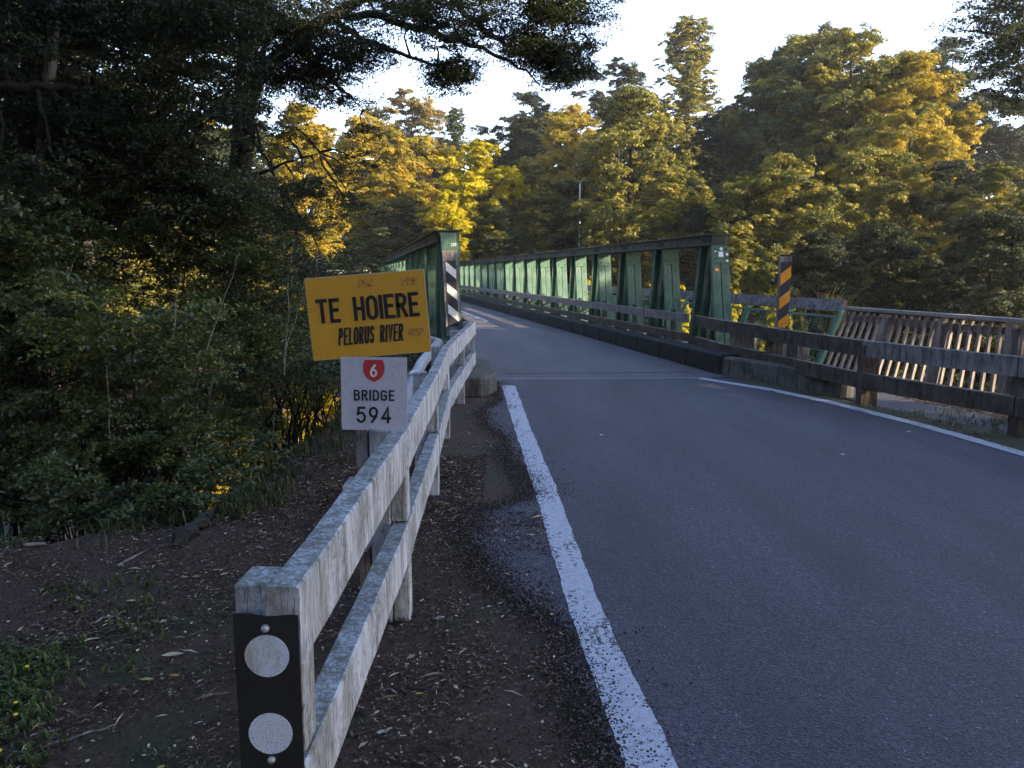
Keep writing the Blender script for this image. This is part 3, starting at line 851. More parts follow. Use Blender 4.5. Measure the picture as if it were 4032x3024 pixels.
# letters drawn as strokes of highway lettering, built from bars and arcs
def glyph(ch):
    """strokes on a 0..w by 0..1 box; returns width, list of polylines"""
    def arc(cx, cy, rx, ry, a0, a1, n=12): return [(cx + rx * math.cos(R(a0 + (a1 - a0) * k / n)), cy + ry * math.sin(R(a0 + (a1 - a0) * k / n))) for k in range(n + 1)]
    G = {
     'T': (0.42, [[(0, 1), (0.42, 1)], [(0.21, 1), (0.21, 0)]]),
     'E': (0.36, [[(0.36, 1), (0, 1), (0, 0), (0.36, 0)], [(0, 0.52), (0.30, 0.52)]]),
     'H': (0.40, [[(0, 0), (0, 1)], [(0.40, 0), (0.40, 1)], [(0, 0.5), (0.40, 0.5)]]),
     'O': (0.42, [arc(0.21, 0.75, 0.21, 0.25, 0, 180) + arc(0.21, 0.25, 0.21, 0.25, 180, 360) + [(0.42, 0.75)]]),
     'I': (0.0, [[(0, 0), (0, 1)]]),
     'R': (0.40, [[(0, 0), (0, 1), (0.2, 1)] + arc(0.2, 0.76, 0.19, 0.24, 90, -90) + [(0, 0.52)], [(0.18, 0.52), (0.40, 0)]]),
     'P': (0.38, [[(0, 0), (0, 1), (0.18, 1)] + arc(0.18, 0.74, 0.19, 0.26, 90, -90) + [(0, 0.48)]]),
     'L': (0.34, [[(0, 1), (0, 0), (0.34, 0)]]),
     'U': (0.40, [[(0, 1), (0, 0.22)] + arc(0.2, 0.22, 0.2, 0.22, 180, 360) + [(0.40, 1)]]),
     'S': (0.38, [arc(0.19, 0.77, 0.18, 0.23, 20, 180) + arc(0.19, 0.70, 0.18, 0.17, 180, 250, 5) + arc(0.19, 0.26, 0.19, 0.26, 70, -20, 7) + arc(0.19, 0.24, 0.19, 0.24, -20, -165)]),
     'V': (0.44, [[(0, 1), (0.22, 0), (0.44, 1)]]),
     'B': (0.42, [[(0, 0), (0, 1), (0.2, 1)] + arc(0.2, 0.77, 0.19, 0.23, 90, -90) + [(0, 0.54)], [(0.2, 0.54)] + arc(0.2, 0.27, 0.22, 0.27, 90, -90) + [(0, 0)]]),
     'D': (0.42, [[(0, 0), (0, 1), (0.16, 1)] + arc(0.16, 0.72, 0.26, 0.28, 90, 0) + arc(0.16, 0.28, 0.26, 0.28, 0, -90) + [(0, 0)]]),
     'G': (0.44, [arc(0.22, 0.74, 0.22, 0.26, 20, 180) + arc(0.22, 0.26, 0.22, 0.26, 180, 360) + [(0.44, 0.46), (0.24, 0.46)]]),
     '5': (0.42, [[(0.40, 1), (0.06, 1), (0.02, 0.55)] + arc(0.20, 0.32, 0.22, 0.32, 125, -150)]),
     '9': (0.44, [arc(0.22, 0.68, 0.21, 0.31, 0, 360, 20), [(0.43, 0.66), (0.36, 0.35), (0.12, 0.0)]]),
     '4': (0.46, [[(0.46, 0.26), (0.0, 0.26), (0.34, 1), (0.34, 0)]]),
     '6': (0.44, [arc(0.22, 0.30, 0.21, 0.30, 0, 360, 20), [(0.02, 0.33), (0.10, 0.68), (0.34, 1.0)]]),
    }
    return G[ch]
def stroke_text(s, name, mat, parent, P, h, sx=1.0, sw=0.1, gap=0.2, space=0.5, shear=0.0, skip=0.0):
    """P(u, v) -> world point on the sign's face, u=0 is the middle of the line, v=0 its base"""
    tot = 0; lay = []
    for ch in s:
        if ch == ' ': tot += space; continue
        w, st = glyph(ch); lay.append((tot, st)); tot += w + gap
    tot -= gap
    mb = MB(); lay_n = 0
    for x0, st in lay:
        for pl in st:
            pts = []
            for (x, y) in pl:
                y = sw * 0.5 + y * (1 - sw)
                pts.append((((x0 + x) - tot / 2) * h * sx + shear * (y - 0.5) * h, y * h))
            hw = sw * h / 2
            pts = [p_ for i_, p_ in enumerate(pts) if i_ == 0 or math.dist(p_, pts[i_ - 1]) > 1e-7]
            n = len(pts)
            closed = n > 4 and math.dist(pts[0], pts[-1]) < 1e-6
            lv, rv = [], []
            for i in range(n):
                p0 = pts[i - 1] if i > 0 else (pts[-2] if closed else pts[0]); p1 = pts[(i + 1)] if i < n - 1 else (pts[1] if closed else pts[-1])
                c_ = pts[i]
                def nr(a, b):
                    dx, dy = b[0] - a[0], b[1] - a[1]; l = math.hypot(dx, dy)
                    return (-dy / l, dx / l) if l > 1e-9 else None
                na, nb = nr(p0, c_), nr(c_, p1)
                na = na or nb; nb = nb or na
                mx_, my_ = na[0] + nb[0], na[1] + nb[1]; l = math.hypot(mx_, my_) or 1
                mx_, my_ = mx_ / l, my_ / l
                k = hw / max(0.45, mx_ * na[0] + my_ * na[1])
                ex, ey = 0, 0
                if not closed and i in (0, n - 1):
                    d_ = nb if i == 0 else na
                    sg_ = -1 if i == 0 else 1
                    ex, ey = d_[1] * hw * 0.9 * sg_, -d_[0] * hw * 0.9 * sg_
                lv.append((c_[0] + mx_ * k + ex, c_[1] + my_ * k + ey)); rv.append((c_[0] - mx_ * k + ex, c_[1] - my_ * k + ey))
            th = 0.0012 + 0.0003 * (lay_n % 5); lay_n += 1
            for i in range(n - 1):
                q_ = [lv[i], rv[i], rv[i + 1], lv[i + 1]]
                mb.prism([P(u, v) for u, v in q_], (0, -1, 0), th)
    return mb.build(name, mat, parent)
stroke_text('TE HOIERE', 'lettering', M['letter'], plate, lambda u, v: on(u + 0.002, v - 0.02), 0.103, 0.80, 0.150, 0.25, 0.62)
stroke_text('PELORUS RIVER', 'lettering', M['letter'], plate, lambda u, v: on(u + 0.004, v - 0.118), 0.074, 0.40, 0.115, 0.36, 0.75, 0.12)
for (u, v, w, h) in ((0.0, 0.135, 0.033, 0.017), (0.185, 0.128, 0.033, 0.017), (0.195, -0.085, 0.033, 0.015)):
    mb = MB(); rn = random.Random(int(u * 1000) + 5)
    for i in range(9):
        for j in range(4):
            if rn.random() < 0.78:
                a, b = u - w + i * 2 * w / 9, v - h + j * 2 * h / 4
                mb.prism([on(a, b), on(a + 2 * w / 9, b), on(a + 2 * w / 9, b + 2 * h / 4), on(a, b + 2 * h / 4)], (0, -1, 0), 0.0004 + 0.00005 * ((i * 4 + j) % 5))
    mb.build('glue_residue', M['sticker_yellow'], plate)
# white sign
cw = Vector((-0.588, YS - 0.006, 1.55 - 0.565 * sk))
bs = empty('bridge_number_sign', (cw.x, YS, cw.z), 'white sign with red shield 6 reading BRIDGE 594', 'sign')
Ww, Hw = 0.1405, 0.157
Xw, Zw = Vector((1, 0, -0.012)).normalized(), Vector((0.014, 0, 1)).normalized()
mb = MB(); mb.prism(rrect(cw, Ww, Hw, 0.004, Xw, Zw), (0, 1, 0), 0.004)
pw = mb.build('plate', M['sign_white'], bs)
onw = lambda u, v, d=0.001: cw + Xw * u + Zw * v + Vector((0, -d, 0))
stroke_text('BRIDGE', 'lettering', M['letter'], pw, lambda u, v: onw(u, v - 0.030), 0.047, 1.0, 0.155, 0.30)
stroke_text('594', 'lettering', M['letter'], pw, lambda u, v: onw(u - 0.002, v - 0.127), 0.072, 1.0, 0.145, 0.30)
sh = [(-0.040, 0.146), (0.038, 0.146)]
pts = [(0.038, 0.146), (0.0445, 0.128), (0.0465, 0.112), (0.044, 0.093), (0.036, 0.076), (0.022, 0.062), (0.0, 0.051)]
pts = pts + [(-x, z) for x, z in reversed(pts[:-1])]
mb = MB(); mb.prism([onw(x + 0.0, z) for x, z in reversed(pts)], (0, -1, 0), 0.001)
shd = mb.build('shield', M['shield_red'], pw)
stroke_text('6', 'lettering', M['white_paint'], shd, lambda u, v: onw(u - 0.001, v + 0.072, 0.0025), 0.055, 0.95, 0.16, 0.3)
for v in (0.150, -0.147):
    mb = MB(); c = onw(-0.003 if v > 0 else -0.012, v, 0.0)
    mb.tube([c, c - Vector((0, 0.004, 0)), c - Vector((0, 0.007, 0))], [0.007, 0.006, 0.002], 10); mb.build('bolt', M['galv'], bs)

# ------------------------------------------------------------------ water pipe behind the left rail
wpz = empty('water_pipe', (-0.98, 6.3, 0.2), 'pale grey pipe slanting up behind the left guardrail', 'pipe')
mb = MB(); mb.tube([(-0.86, 5.9, -0.25), (-0.92, 6.4, 0.15), (-0.97, 7.0, 0.43), (-0.99, 8.4, 0.56), (-1.0, 10.5, 0.60), (-1.25, 12.5, 0.45), B(26, -0.25, 0.0)], 0.062, 14); mb.build('pipe', M['pipe'], wpz, smooth=True)
mb = MB(); mb.tube([(-0.978, 7.6, 0.49), (-0.984, 7.75, 0.503)], 0.075, 14); mb.build('collar', M['galv'], wpz)

# ------------------------------------------------------------------ walkway handrail with mesh panels (leans outward)
wh = empty('walkway_handrail', B(11, 7.1, 0), 'weathered timber handrail on leaning green mesh panels beside the walkway', 'handrail')
def whp(a, t): return B(a, 6.88 + 0.40 * t, 0.0 + 0.98 * t)
wa0, wa1, wsp = 10.8, 52.0, 1.45
mb = MB()
lean = (whp(0, 1) - whp(0, 0)).normalized(); outw = DA.cross(lean).normalized()
kk_ = 0
a_ = wa0
while a_ < wa1 - 0.1:
    a2 = min(a_ + 4.35, wa1)
    mb = MB(); mb.bar(whp(a_ + 0.005, 1.05) , whp(a2, 1.05), 0.20, 0.045, lean); mb.build('top_board', M['grey_timber'], wh, bevel=0.004)
    a_ = a2
a_ = wa0
first = None
while a_ < wa1:
    if first is None:
        mb = MB(); mb.bar(whp(a_, -0.15), whp(a_, 1.0), 0.07, 0.06, DA); first = mb.build('panel_post', M['walk_steel'], wh)
        mb = MB()
        b0, b1 = a_ + 0.06, a_ + wsp - 0.06
        for t in (0.12, 0.88): mb.bar(whp(b0, t), whp(b1, t), 0.035, 0.03, lean)
        mb.bar(whp(b0, 0.36), whp(b1, 0.36), 0.03, 0.03, lean)
        for b_ in (b0, b1): mb.bar(whp(b_, 0.12), whp(b_, 0.88), 0.035, 0.03, DA)
        frm = mb.build('mesh_panel', M['walk_steel'], wh)
        mb = MB()
        for k in range(24):
            t = 0.13 + k * 0.031; mb.bar(whp(b0, t), whp(b1, t), 0.0035, 0.0035, lean)
        for k in range(9):
            b_ = b0 + (b1 - b0) * (k + 0.5) / 9; mb.bar(whp(b_, 0.12), whp(b_, 0.88), 0.0035, 0.0035, DA)
        wir = mb.build('wire_mesh', M['walk_steel'], frm)
    else:
        c = first.copy(); C.objects.link(c); c.location = DA * (a_ - wa0)
        if a_ + wsp < wa1:
            c = frm.copy(); C.objects.link(c); c.location = DA * (a_ - wa0)
            d = wir.copy(); C.objects.link(d); d.parent = c
    a_ += wsp

# timber picket balustrade at the path, twisting from leaning to upright
bal = empty('picket_balustrade', (5.4, 9.5, 0), 'grey brown timber picket balustrade beside the footpath at the right edge', 'balustrade')
T0, T1 = Vector((5.10, 11.85, 0)), Vector((6.55, 4.6, 0))
TL = (T1 - T0).length; TD = (T1 - T0).normalized(); TN = Vector((-TD.y, TD.x, 0))     # towards the outside (+x)
if TN.x < 0: TN = -TN
def bp(s, t):
    ln_ = 0.40 * max(0.0, 1 - s / 3.6)
    return T0 + TD * s + TN * (-ln_ * (1 - t)) + Vector((0, 0, -0.05 + 1.03 * t))
n = 44
mb = MB()
for k, (s0, s1) in enumerate(((0, 3.05), (3.055, 5.6), (5.605, TL))):
    mb = MB(); mb.bar(bp(s0, 1.0) + Vector((0, 0, 0.03)), bp(s1, 1.0) + Vector((0, 0, 0.03)), 0.045, 0.15, (0, 0, 1)); mb.build('cap_rail', M['cap_timber'], bal, bevel=0.004)
for hh in (0.90, 0.09):
    mb = MB()
    P_ = [bp(TL * k / 14, hh) + TN * 0.045 for k in range(15)]
    vs = [p + w_ for p in P_ for w_ in (-TN * 0.02 - ZV * 0.045, -TN * 0.02 + ZV * 0.045, TN * 0.02 + ZV * 0.045, TN * 0.02 - ZV * 0.045)]
    mb.add(vs, [(i * 4 + k, i * 4 + (k + 1) % 4, i * 4 + 4 + (k + 1) % 4, i * 4 + 4 + k) for i in range(14) for k in range(4)] + [(3, 2, 1, 0), (56, 57, 58, 59)])
    mb.build('rail', M['picket'], bal)
s_ = 0.06; k = 0
while s_ < TL:
    if k % 7 == 6:
        mb = MB(); mb.bar(bp(s_, -0.45) - TN * 0.01, bp(s_, 0.985) - TN * 0.01, 0.09, 0.075, TD)
        mb.bar(bp(s_ + 0.07, -0.45) + TN * 0.05, bp(s_ + 0.07, 0.88) + TN * 0.05, 0.055, 0.07, TD)
        mb.build('post', M['picket'], bal, bevel=0.003)
    else:
        mb = MB(); mb.bar(bp(s_, -0.02), bp(s_, 0.985), 0.040, 0.034, TD); mb.build('picket', M['picket'], bal)
    s_ += 0.150 if k % 7 != 6 else 0.16
    k += 1

# ------------------------------------------------------------------ small far things
r = empty('stop_sign', (-9.45, 60, 0), 'octagonal road sign seen from behind past the far end of the left truss', 'sign')
c = Vector((-9.42, 60, 3.25))
mb = MB(); mb.prism([c + Vector((math.cos(R(22.5 + 45 * k)) * 0.24, 0, math.sin(R(22.5 + 45 * k)) * 0.27)) for k in range(8)], (0, -1, 0), 0.01); mb.build('plate', M['stop_back'], r)
mb = MB(); mb.tube([(-9.38, 60.04, float(hgt(-9.4, 60))), (-9.38, 60.04, 3.3)], 0.05, 8); mb.build('pole', M['galv'], r)
r = empty('roadside_sign', (-3.4, 62, 0), 'small far sign with blue white and yellow panels above the right truss', 'sign')
c = Vector((-3.42, 62, 2.78))
mb = MB(); mb.box(c, (0.62, 0.03, 0.30)); pp = mb.build('panel', M['white_paint'], r)
mb = MB(); mb.box(c + Vector((0.22, -0.02, 0)), (0.17, 0.012, 0.28)); mb.build('yellow_patch', simple('sign_lemon', (0.75, 0.55, 0.02)), pp)
mb = MB(); mb.box(c + Vector((-0.1, -0.02, -0.03)), (0.36, 0.012, 0.12)); mb.build('blue_patch', M['blue'], pp)
mb = MB(); mb.tube([(-3.42, 62.05, float(hgt(-3.4, 62))), (-3.42, 62.05, 2.9)], 0.04, 8); mb.build('pole', M['galv'], r)
r = empty('roadside_disc', (9.2, 60, 1), 'bright blue oval board beside the far road, seen between the truss diagonals', 'sign')
c = at(2491, 1050, 60)
mb = MB(); mb.prism([c + Vector((math.cos(R(15 * k)) * 0.20, -math.cos(R(15 * k)) * 0.5, math.sin(R(15 * k)) * 0.62)) for k in range(24)], (0.93, 0.37, 0), 0.05); mb.build('board', M['blue'], r)
mb = MB(); mb.tube([c + Vector((0.06, 0.05, -0.6)), Vector((c.x + 0.06, c.y + 0.05, float(hgt(c.x, c.y)) - 0.1))], 0.04, 8); mb.build('pole', M['galv'], r)
r = empty('street_lamp', (-12.6, 55, 0), 'street lamp arm reaching out of golden foliage left of the bridge', 'street lamp')
h0 = at(1230, 660, 55); h1 = at(1445, 626, 55)
mb = MB(); mb.tube([Vector((h0.x - 0.6, 55, float(hgt(h0.x - .6, 55)))), Vector((h0.x - 0.6, 55, h0.z - 0.6)), h0 + Vector((-0.3, 0, -0.1)), h1], [0.09, 0.06, 0.045, 0.04], 8); mb.build('pole', M['galv'], r)
mb = MB(); mb.box((h1 + Vector((0.18, 0, 0))), (0.55, 0.2, 0.12)); mb.build('lamp_head', M['white_paint'], r, bevel=0.03)
r = empty('lamp_pole', (5.1, 60, 0), 'thin pale pole standing against the dark trees above the right truss', 'pole')
h0 = at(2284, 722, 60)
mb = MB(); mb.tube([Vector((h0.x, 60, float(hgt(h0.x, 60)))), h0], [0.09, 0.06], 8); mb.build('pole', M['galv'], r)
mb = MB(); mb.tube([h0, h0 + Vector((0.1, -1.2, 0.25))], 0.035, 6); mb.build('arm', M['galv'], r)
r = empty('bright_patch_barrier', (-9.5, 54, 0), 'pale low barrier added for the bright patch past the left truss', 'barrier')
mb = MB(); mb.box((-11.6, 55, 1.25), (3.4, 0.25, 0.9)); mb.build('barrier', M['white_paint'], r, bevel=0.04)  # added block standing in for a bright lit patch by the far road

# ================================================================== foliage
def unit(v): return v / np.maximum(np.linalg.norm(v, axis=-1, keepdims=True), 1e-9)
def leaf_quads(P, size, rng, up=0.6, aspect=0.5, U=None, out=None):
    """one folded diamond per point"""
    n = len(P)
    if U is None:
        U = rng.normal(size=(n, 3)); U[:, 2] = U[:, 2] * 0.5 - 0.25
    U = unit(U)
    N = rng.normal(size=(n, 3)); N[:, 2] = np.abs(N[:, 2]) + up * 2
    if out is not None:
        N = rng.normal(size=(n, 3)) * 0.42 + out * 1.0; N[:, 2] += 0.55
    W = unit(np.cross(N, U)); Nn = np.cross(U, W)
    s = np.asarray(size)
    if s.ndim == 0: s = np.full(n, float(s))
    s = (s * rng.uniform(0.65, 1.3, n))[:, None]
    v0 = P - U * s * 0.5
    v2 = P + U * s * 0.5
    m = P + U * s * 0.02 + Nn * s * 0.10
    v1 = m + W * s * aspect * 0.5
    v3 = m - W * s * aspect * 0.5 - Nn * s * 0.05
    V = np.stack([v0, v1, v2, v3], 1).reshape(-1, 3)
    return V, np.arange(4 * n).reshape(n, 4)
def bough_points(cents, rad, flat, nspray, nleaf, rng, droop=0.25, srad=0.42, tint0=None):
    """boughs -> flat sprays -> leaf points. returns points, tint"""
    cents = np.asarray(cents, float); k = len(cents)
    rad = np.broadcast_to(np.asarray(rad, float), (k,))
    d = unit(rng.normal(size=(k, nspray, 3))); r = rng.uniform(0.35, 1.0, (k, nspray, 1)) ** 0.6
    sc = cents[:, None] + d * r * rad[:, None, None] * np.array([1, 1, flat])
    sr = rad[:, None] * srad * rng.uniform(0.6, 1.25, (k, nspray))
    q1 = rng.normal(size=(k, nspray, nleaf, 3)) * 0.5
    n = np.linalg.norm(q1, axis=-1, keepdims=True); q1 = q1 / np.maximum(n, 1) 
    tl = rng.normal(size=(k, nspray, 1, 2)) * 0.28
    off = q1 * sr[..., None, None]
    z = off[..., 0] * tl[..., 0] + off[..., 1] * tl[..., 1] + off[..., 2] * 0.22 - droop * (off[..., 0] ** 2 + off[..., 1] ** 2) / np.maximum(sr[..., None], 1e-3)
    P = np.stack([off[..., 0], off[..., 1], z], -1) + sc[:, :, None]
    bt = rng.uniform(0.15, 0.85, (k, 1, 1)) if tint0 is None else np.asarray(tint0).reshape(k, 1, 1)
    t = bt * 0.6 + rng.uniform(-0.05, 0.25, (k, nspray, 1)) + rng.uniform(-0.05, 0.33, (k, nspray, nleaf))  # wide bough tint spread paints extra light and dark into the crowns
    global LAST_OUT
    o_ = P - cents[:, None, None]; o_[..., 2] /= max(flat, 0.2)
    LAST_OUT = unit(o_).reshape(-1, 3)
    return P.reshape(-1, 3), np.clip(t, 0, 1).ravel()
def wobble(p, q_, n, amp, rn, sag=0.0):
    p, q_ = Vector(p), Vector(q_)
    out = []
    for i in range(n + 1):
        t = i / n; c = p.lerp(q_, t)
        if 0 < i < n: c = c + Vector([rn.uniform(-amp, amp) for _ in range(3)])
        c.z += sag * math.sin(math.pi * t)
        out.append(c)
    return out

def crown_mesh(kind, seed):
    """returns (trunk mesh data, crown mesh data, height, radius) in local coordinates, base at the origin"""
    rg = np.random.default_rng(seed); rn = random.Random(seed)
    mb = MB()
    if kind == 'broad': H, Rr, z0, nb, br, fl, ns, nl, ls = 14.0, 5.0, 2.2, 190, 1.0, 0.40, 11, 90, 0.165
    elif kind == 'oval': H, Rr, z0, nb, br, fl, ns, nl, ls = 10.0, 3.8, 0.5, 130, 0.85, 0.5, 11, 90, 0.155
    elif kind == 'cone': H, Rr, z0, nb, br, fl, ns, nl, ls = 18.0, 4.2, 1.0, 260, 0.75, 0.95, 9, 74, 0.16
    elif kind == 'open': H, Rr, z0, nb, br, fl, ns, nl, ls = 16.0, 4.6, 8.0, 85, 1.1, 0.32, 12, 100, 0.165
    elif kind == 'shrub': H, Rr, z0, nb, br, fl, ns, nl, ls = 2.6, 1.7, 0.2, 40, 0.5, 0.8, 10, 80, 0.09
    cs = []
    while len(cs) < nb:
        t = rn.random(); ang = rn.uniform(0, 2 * math.pi)
        lobe = 1 + 0.22 * math.sin(2 * ang + seed) + 0.16 * math.sin(3 * ang + 5 * t + seed * 2)
        if kind == 'broad': prof = (math.sin(math.pi * min(1, 0.14 + t * 0.86)) ** 0.55)
        elif kind == 'oval': prof = math.sin(math.pi * (0.18 + t * 0.80)) ** 0.6
        elif kind == 'cone': prof = (1 - t) ** 0.75 * 0.95 + 0.10
        elif kind == 'open': prof = math.sin(math.pi * (0.3 + 0.68 * t)) ** 0.7
        else: prof = math.sin(math.pi * (0.3 + 0.68 * t)) ** 0.6
        if rn.random() > 0.35 + 0.65 * prof: continue
        r_ = Rr * prof * lobe * (rn.random() ** 0.45) * (0.93 if rn.random() < 0.85 else 1.12)
        cs.append((r_ * math.cos(ang), r_ * math.sin(ang), z0 + t * (H - z0 - br * 0.5)))
    lean = (rn.uniform(-0.06, 0.06), rn.uniform(-0.06, 0.06))
    tr = [Vector((lean[0] * z + 0.12 * math.sin(z * 0.5 + seed), lean[1] * z + 0.12 * math.cos(z * 0.4), z) if z > -4 else (lean[0] * -3, lean[1] * -3, z)) for z in ([-18.0] + list(np.linspace(-3.0, H * 0.86, 9)) if kind != 'shrub' else np.linspace(-0.3, H * 0.86, 10))]
    tw = {'broad': 0.30, 'oval': 0.2, 'cone': 0.26, 'open': 0.27, 'shrub': 0.03}[kind]
    mb.tube(tr, [tw * (1.15 - 0.95 * i / 9) for i in range(10)], 8)
    for c in cs:
        if rn.random() < (0.62 if kind in ('open', 'broad') else 0.4):
            zt = max(0.3, min(H * 0.8, c[2] - math.hypot(c[0], c[1]) * rn.uniform(0.3, 0.8)))
            k = min(9, max(0, 1 + int((zt + 3) / (H * 0.86 + 3) * 8))) if kind != 'shrub' else min(9, int(zt / H * 10))
            w0 = tw * 0.32 * (1.1 - zt / H)
            mb.tube(wobble(tr[k], c, 4, 0.12 if kind != 'shrub' else 0.03, rn, 0.15), [w0, w0 * 0.75, w0 * 0.5, w0 * 0.32, w0 * 0.15], 5, cap=False)
    P, t = bough_points(cs, np.array([br * rn.uniform(0.7, 1.25) for _ in cs]), fl, ns, nl, rg)
    V, F = leaf_quads(P, ls, rg, 0.5, 0.55, out=LAST_OUT)
    tmp = mb.build('trunk', M['bark'], None)
    tm = tmp.data; bpy.data.objects.remove(tmp)
    co = np_mesh('crown', V, F, L['olive'], tint=t)
    cm = co.data; bpy.data.objects.remove(co)
    return tm, cm, H, Rr
VAR = {}
for kind, seeds in (('broad', (1, 2, 3)), ('oval', (4, 5)), ('cone', (6,)), ('open', (7, 8)), ('shrub', (9, 10))):
    VAR[kind] = [crown_mesh(kind, s) for s in seeds]

def plant(name, label, cat, group, kind, v, leaf, X, Y, ztop, rad, zb=None, rz=0.0):
    tm, cm, H, Rr = VAR[kind][v % len(VAR[kind])]
    zb = float(hgt(X, Y)) if zb is None else zb
    r = empty(name, (X, Y, zb), label, cat, group, rz)
    need = ztop - zb; sx_ = rad / Rr; sz = min(need / H, 1.2 * sx_) if kind != 'shrub' else need / H; off = need - sz * H
    for nm, me, mt in (('trunk', tm, M['bark']), ('crown', cm, L[leaf])):
        o = bpy.data.objects.new(nm, me); C.objects.link(o); o.parent = r; o.scale = (sx_, sx_, sz); o.location = (0, 0, off)
        o.material_slots[0].link = 'OBJECT'; o.material_slots[0].material = mt
    return r
def ptree(name, label, kind, v, leaf, px, ptop, Y, wpx, group=None, cat='tree', zb=None, rz=0.0):
    p = at(px, ptop, Y)
    return plant(name, label, cat, group, kind, v, leaf, p.x, Y, p.z, wpx / 2 / 3050 * Y, zb, rz)

# distant trees one can tell apart
T = [
 ('beech_tree', 'round topped russet tree with bare dark limbs, tallest left of the V of sky', 'open', 0, 'orange', 1605, 330, 84, 330),
 ('dark_tree', 'dark narrow tree just right of the round russet crown', 'cone', 0, 'green', 1790, 415, 86, 190),
 ('golden_tree', 'golden tree showing behind the dark trunk at the left', 'broad', 1, 'gold', 1190, 400, 50, 380),
 ('golden_tree', 'orange gold tree around the street lamp arm', 'broad', 2, 'gold', 1440, 440, 64, 330),
 ('golden_tree', 'low yellow tree glowing low down behind the left shrubs', 'oval', 0, 'gold', 1010, 700, 52, 400),
 ('golden_tree', 'golden tree between the lamp arm and the brightest yellow crown', 'broad', 0, 'gold', 1660, 520, 68, 330),
 ('yellow_tree', 'brightest yellow crown, standing under the V of sky', 'oval', 1, 'yellow', 1880, 545, 58, 290),
 ('green_tree', 'rounded yellow green tree just right of the brightest yellow crown', 'oval', 0, 'olive', 2080, 615, 60, 250),
 ('young_tree', 'small bright yellow tree above the end of the left truss', 'oval', 1, 'yellow', 1765, 745, 54, 175),
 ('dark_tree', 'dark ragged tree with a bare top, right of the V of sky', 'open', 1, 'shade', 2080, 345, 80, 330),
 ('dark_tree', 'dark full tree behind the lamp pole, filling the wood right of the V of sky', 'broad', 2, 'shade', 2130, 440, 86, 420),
 ('golden_tree', 'pale gold tree peeping between the round russet crown and the brightest yellow crown', 'broad', 1, 'gold', 1500, 480, 88, 460),
 ('beech_tree', 'mixed orange and green tree behind the lamp pole', 'broad', 0, 'gold', 2260, 400, 72, 300),
 ('dark_tree', 'dark flat topped tree left of the tall spire tree', 'open', 0, 'shade', 2440, 212, 78, 230),
 ('poplar_tree', 'tallest pale spire shaped tree at the top of the picture', 'cone', 0, 'olive', 2712, 50, 82, 430),
 ('beech_tree', 'big olive tree whose right flank glows gold above the right truss', 'broad', 1, 'olive', 2500, 330, 56, 520),
 ('beech_tree', 'low spreading golden tree behind the near end of the right truss', 'broad', 2, 'olive', 2650, 640, 48, 300),
 ('dark_tree', 'dark tree filling the dip right of the tall spire tree', 'broad', 0, 'shade', 2880, 400, 66, 330),
 ('beech_tree', 'huge dark topped tree left of the highest golden crown', 'broad', 2, 'green', 3060, 205, 62, 420),
 ('beech_tree', 'highest broad golden crown right of centre with red flecks', 'broad', 0, 'olive', 3330, 95, 60, 560),
 ('beech_tree', 'broad golden crown whose right edge stands out before the dark wood', 'broad', 1, 'gold', 3620, 190, 57, 470),
 ('beech_tree', 'golden layered tree below the highest golden crown', 'broad', 2, 'olive', 3440, 560, 46, 480),
 ('beech_tree', 'olive layered tree behind the striped hazard marker', 'broad', 0, 'olive', 3080, 590, 44, 460),
 ('beech_tree', 'small yellow tree drooping between the truss end and the hazard marker', 'oval', 0, 'olive', 2900, 880, 34, 230),
 ('green_tree', 'sunlit yellow green tree near the right edge at mid height', 'oval', 1, 'olive', 3930, 640, 40, 300),
 ('dark_tree', 'dark tree below the right edge branches', 'broad', 1, 'shade', 3760, 620, 44, 360),
 ('beech_tree', 'tall olive tree forming the left shoulder of the highest golden crown', 'broad', 1, 'olive', 3160, 125, 63, 500),
 ('beech_tree', 'golden tree in the middle of the right hand wood, below the skyline crowns', 'broad', 0, 'gold', 3560, 420, 52, 460),
 ('hill_tree', 'pale hazy tree on the skyline above the highest golden crown', 'cone', 0, 'green', 3260, 85, 88, 210),
 ('hill_tree', 'pale hazy tree on the skyline left of the right edge branches', 'open', 1, 'green', 3740, 130, 90, 330),
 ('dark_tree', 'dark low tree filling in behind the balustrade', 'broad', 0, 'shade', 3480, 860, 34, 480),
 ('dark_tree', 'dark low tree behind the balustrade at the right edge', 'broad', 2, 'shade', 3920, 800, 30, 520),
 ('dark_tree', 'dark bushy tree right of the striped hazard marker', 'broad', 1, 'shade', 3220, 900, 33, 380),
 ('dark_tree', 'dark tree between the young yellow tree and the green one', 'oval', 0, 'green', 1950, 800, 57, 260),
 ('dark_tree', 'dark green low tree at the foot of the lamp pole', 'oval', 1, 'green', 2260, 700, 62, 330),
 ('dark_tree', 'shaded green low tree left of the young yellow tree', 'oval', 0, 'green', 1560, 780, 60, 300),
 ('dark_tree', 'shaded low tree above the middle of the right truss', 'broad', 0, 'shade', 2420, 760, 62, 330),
 ('dark_tree', 'shaded olive tree above the near end of the right truss', 'oval', 1, 'shade', 2760, 800, 46, 280),
]
for i, (nm, lab, kd, v, lf_, px, pt, Y, w) in enumerate(T):
    ptree(nm, lab, kd, v, lf_, px, pt, Y, w * 1.05, rz=(i * 2.4) % 6.28)

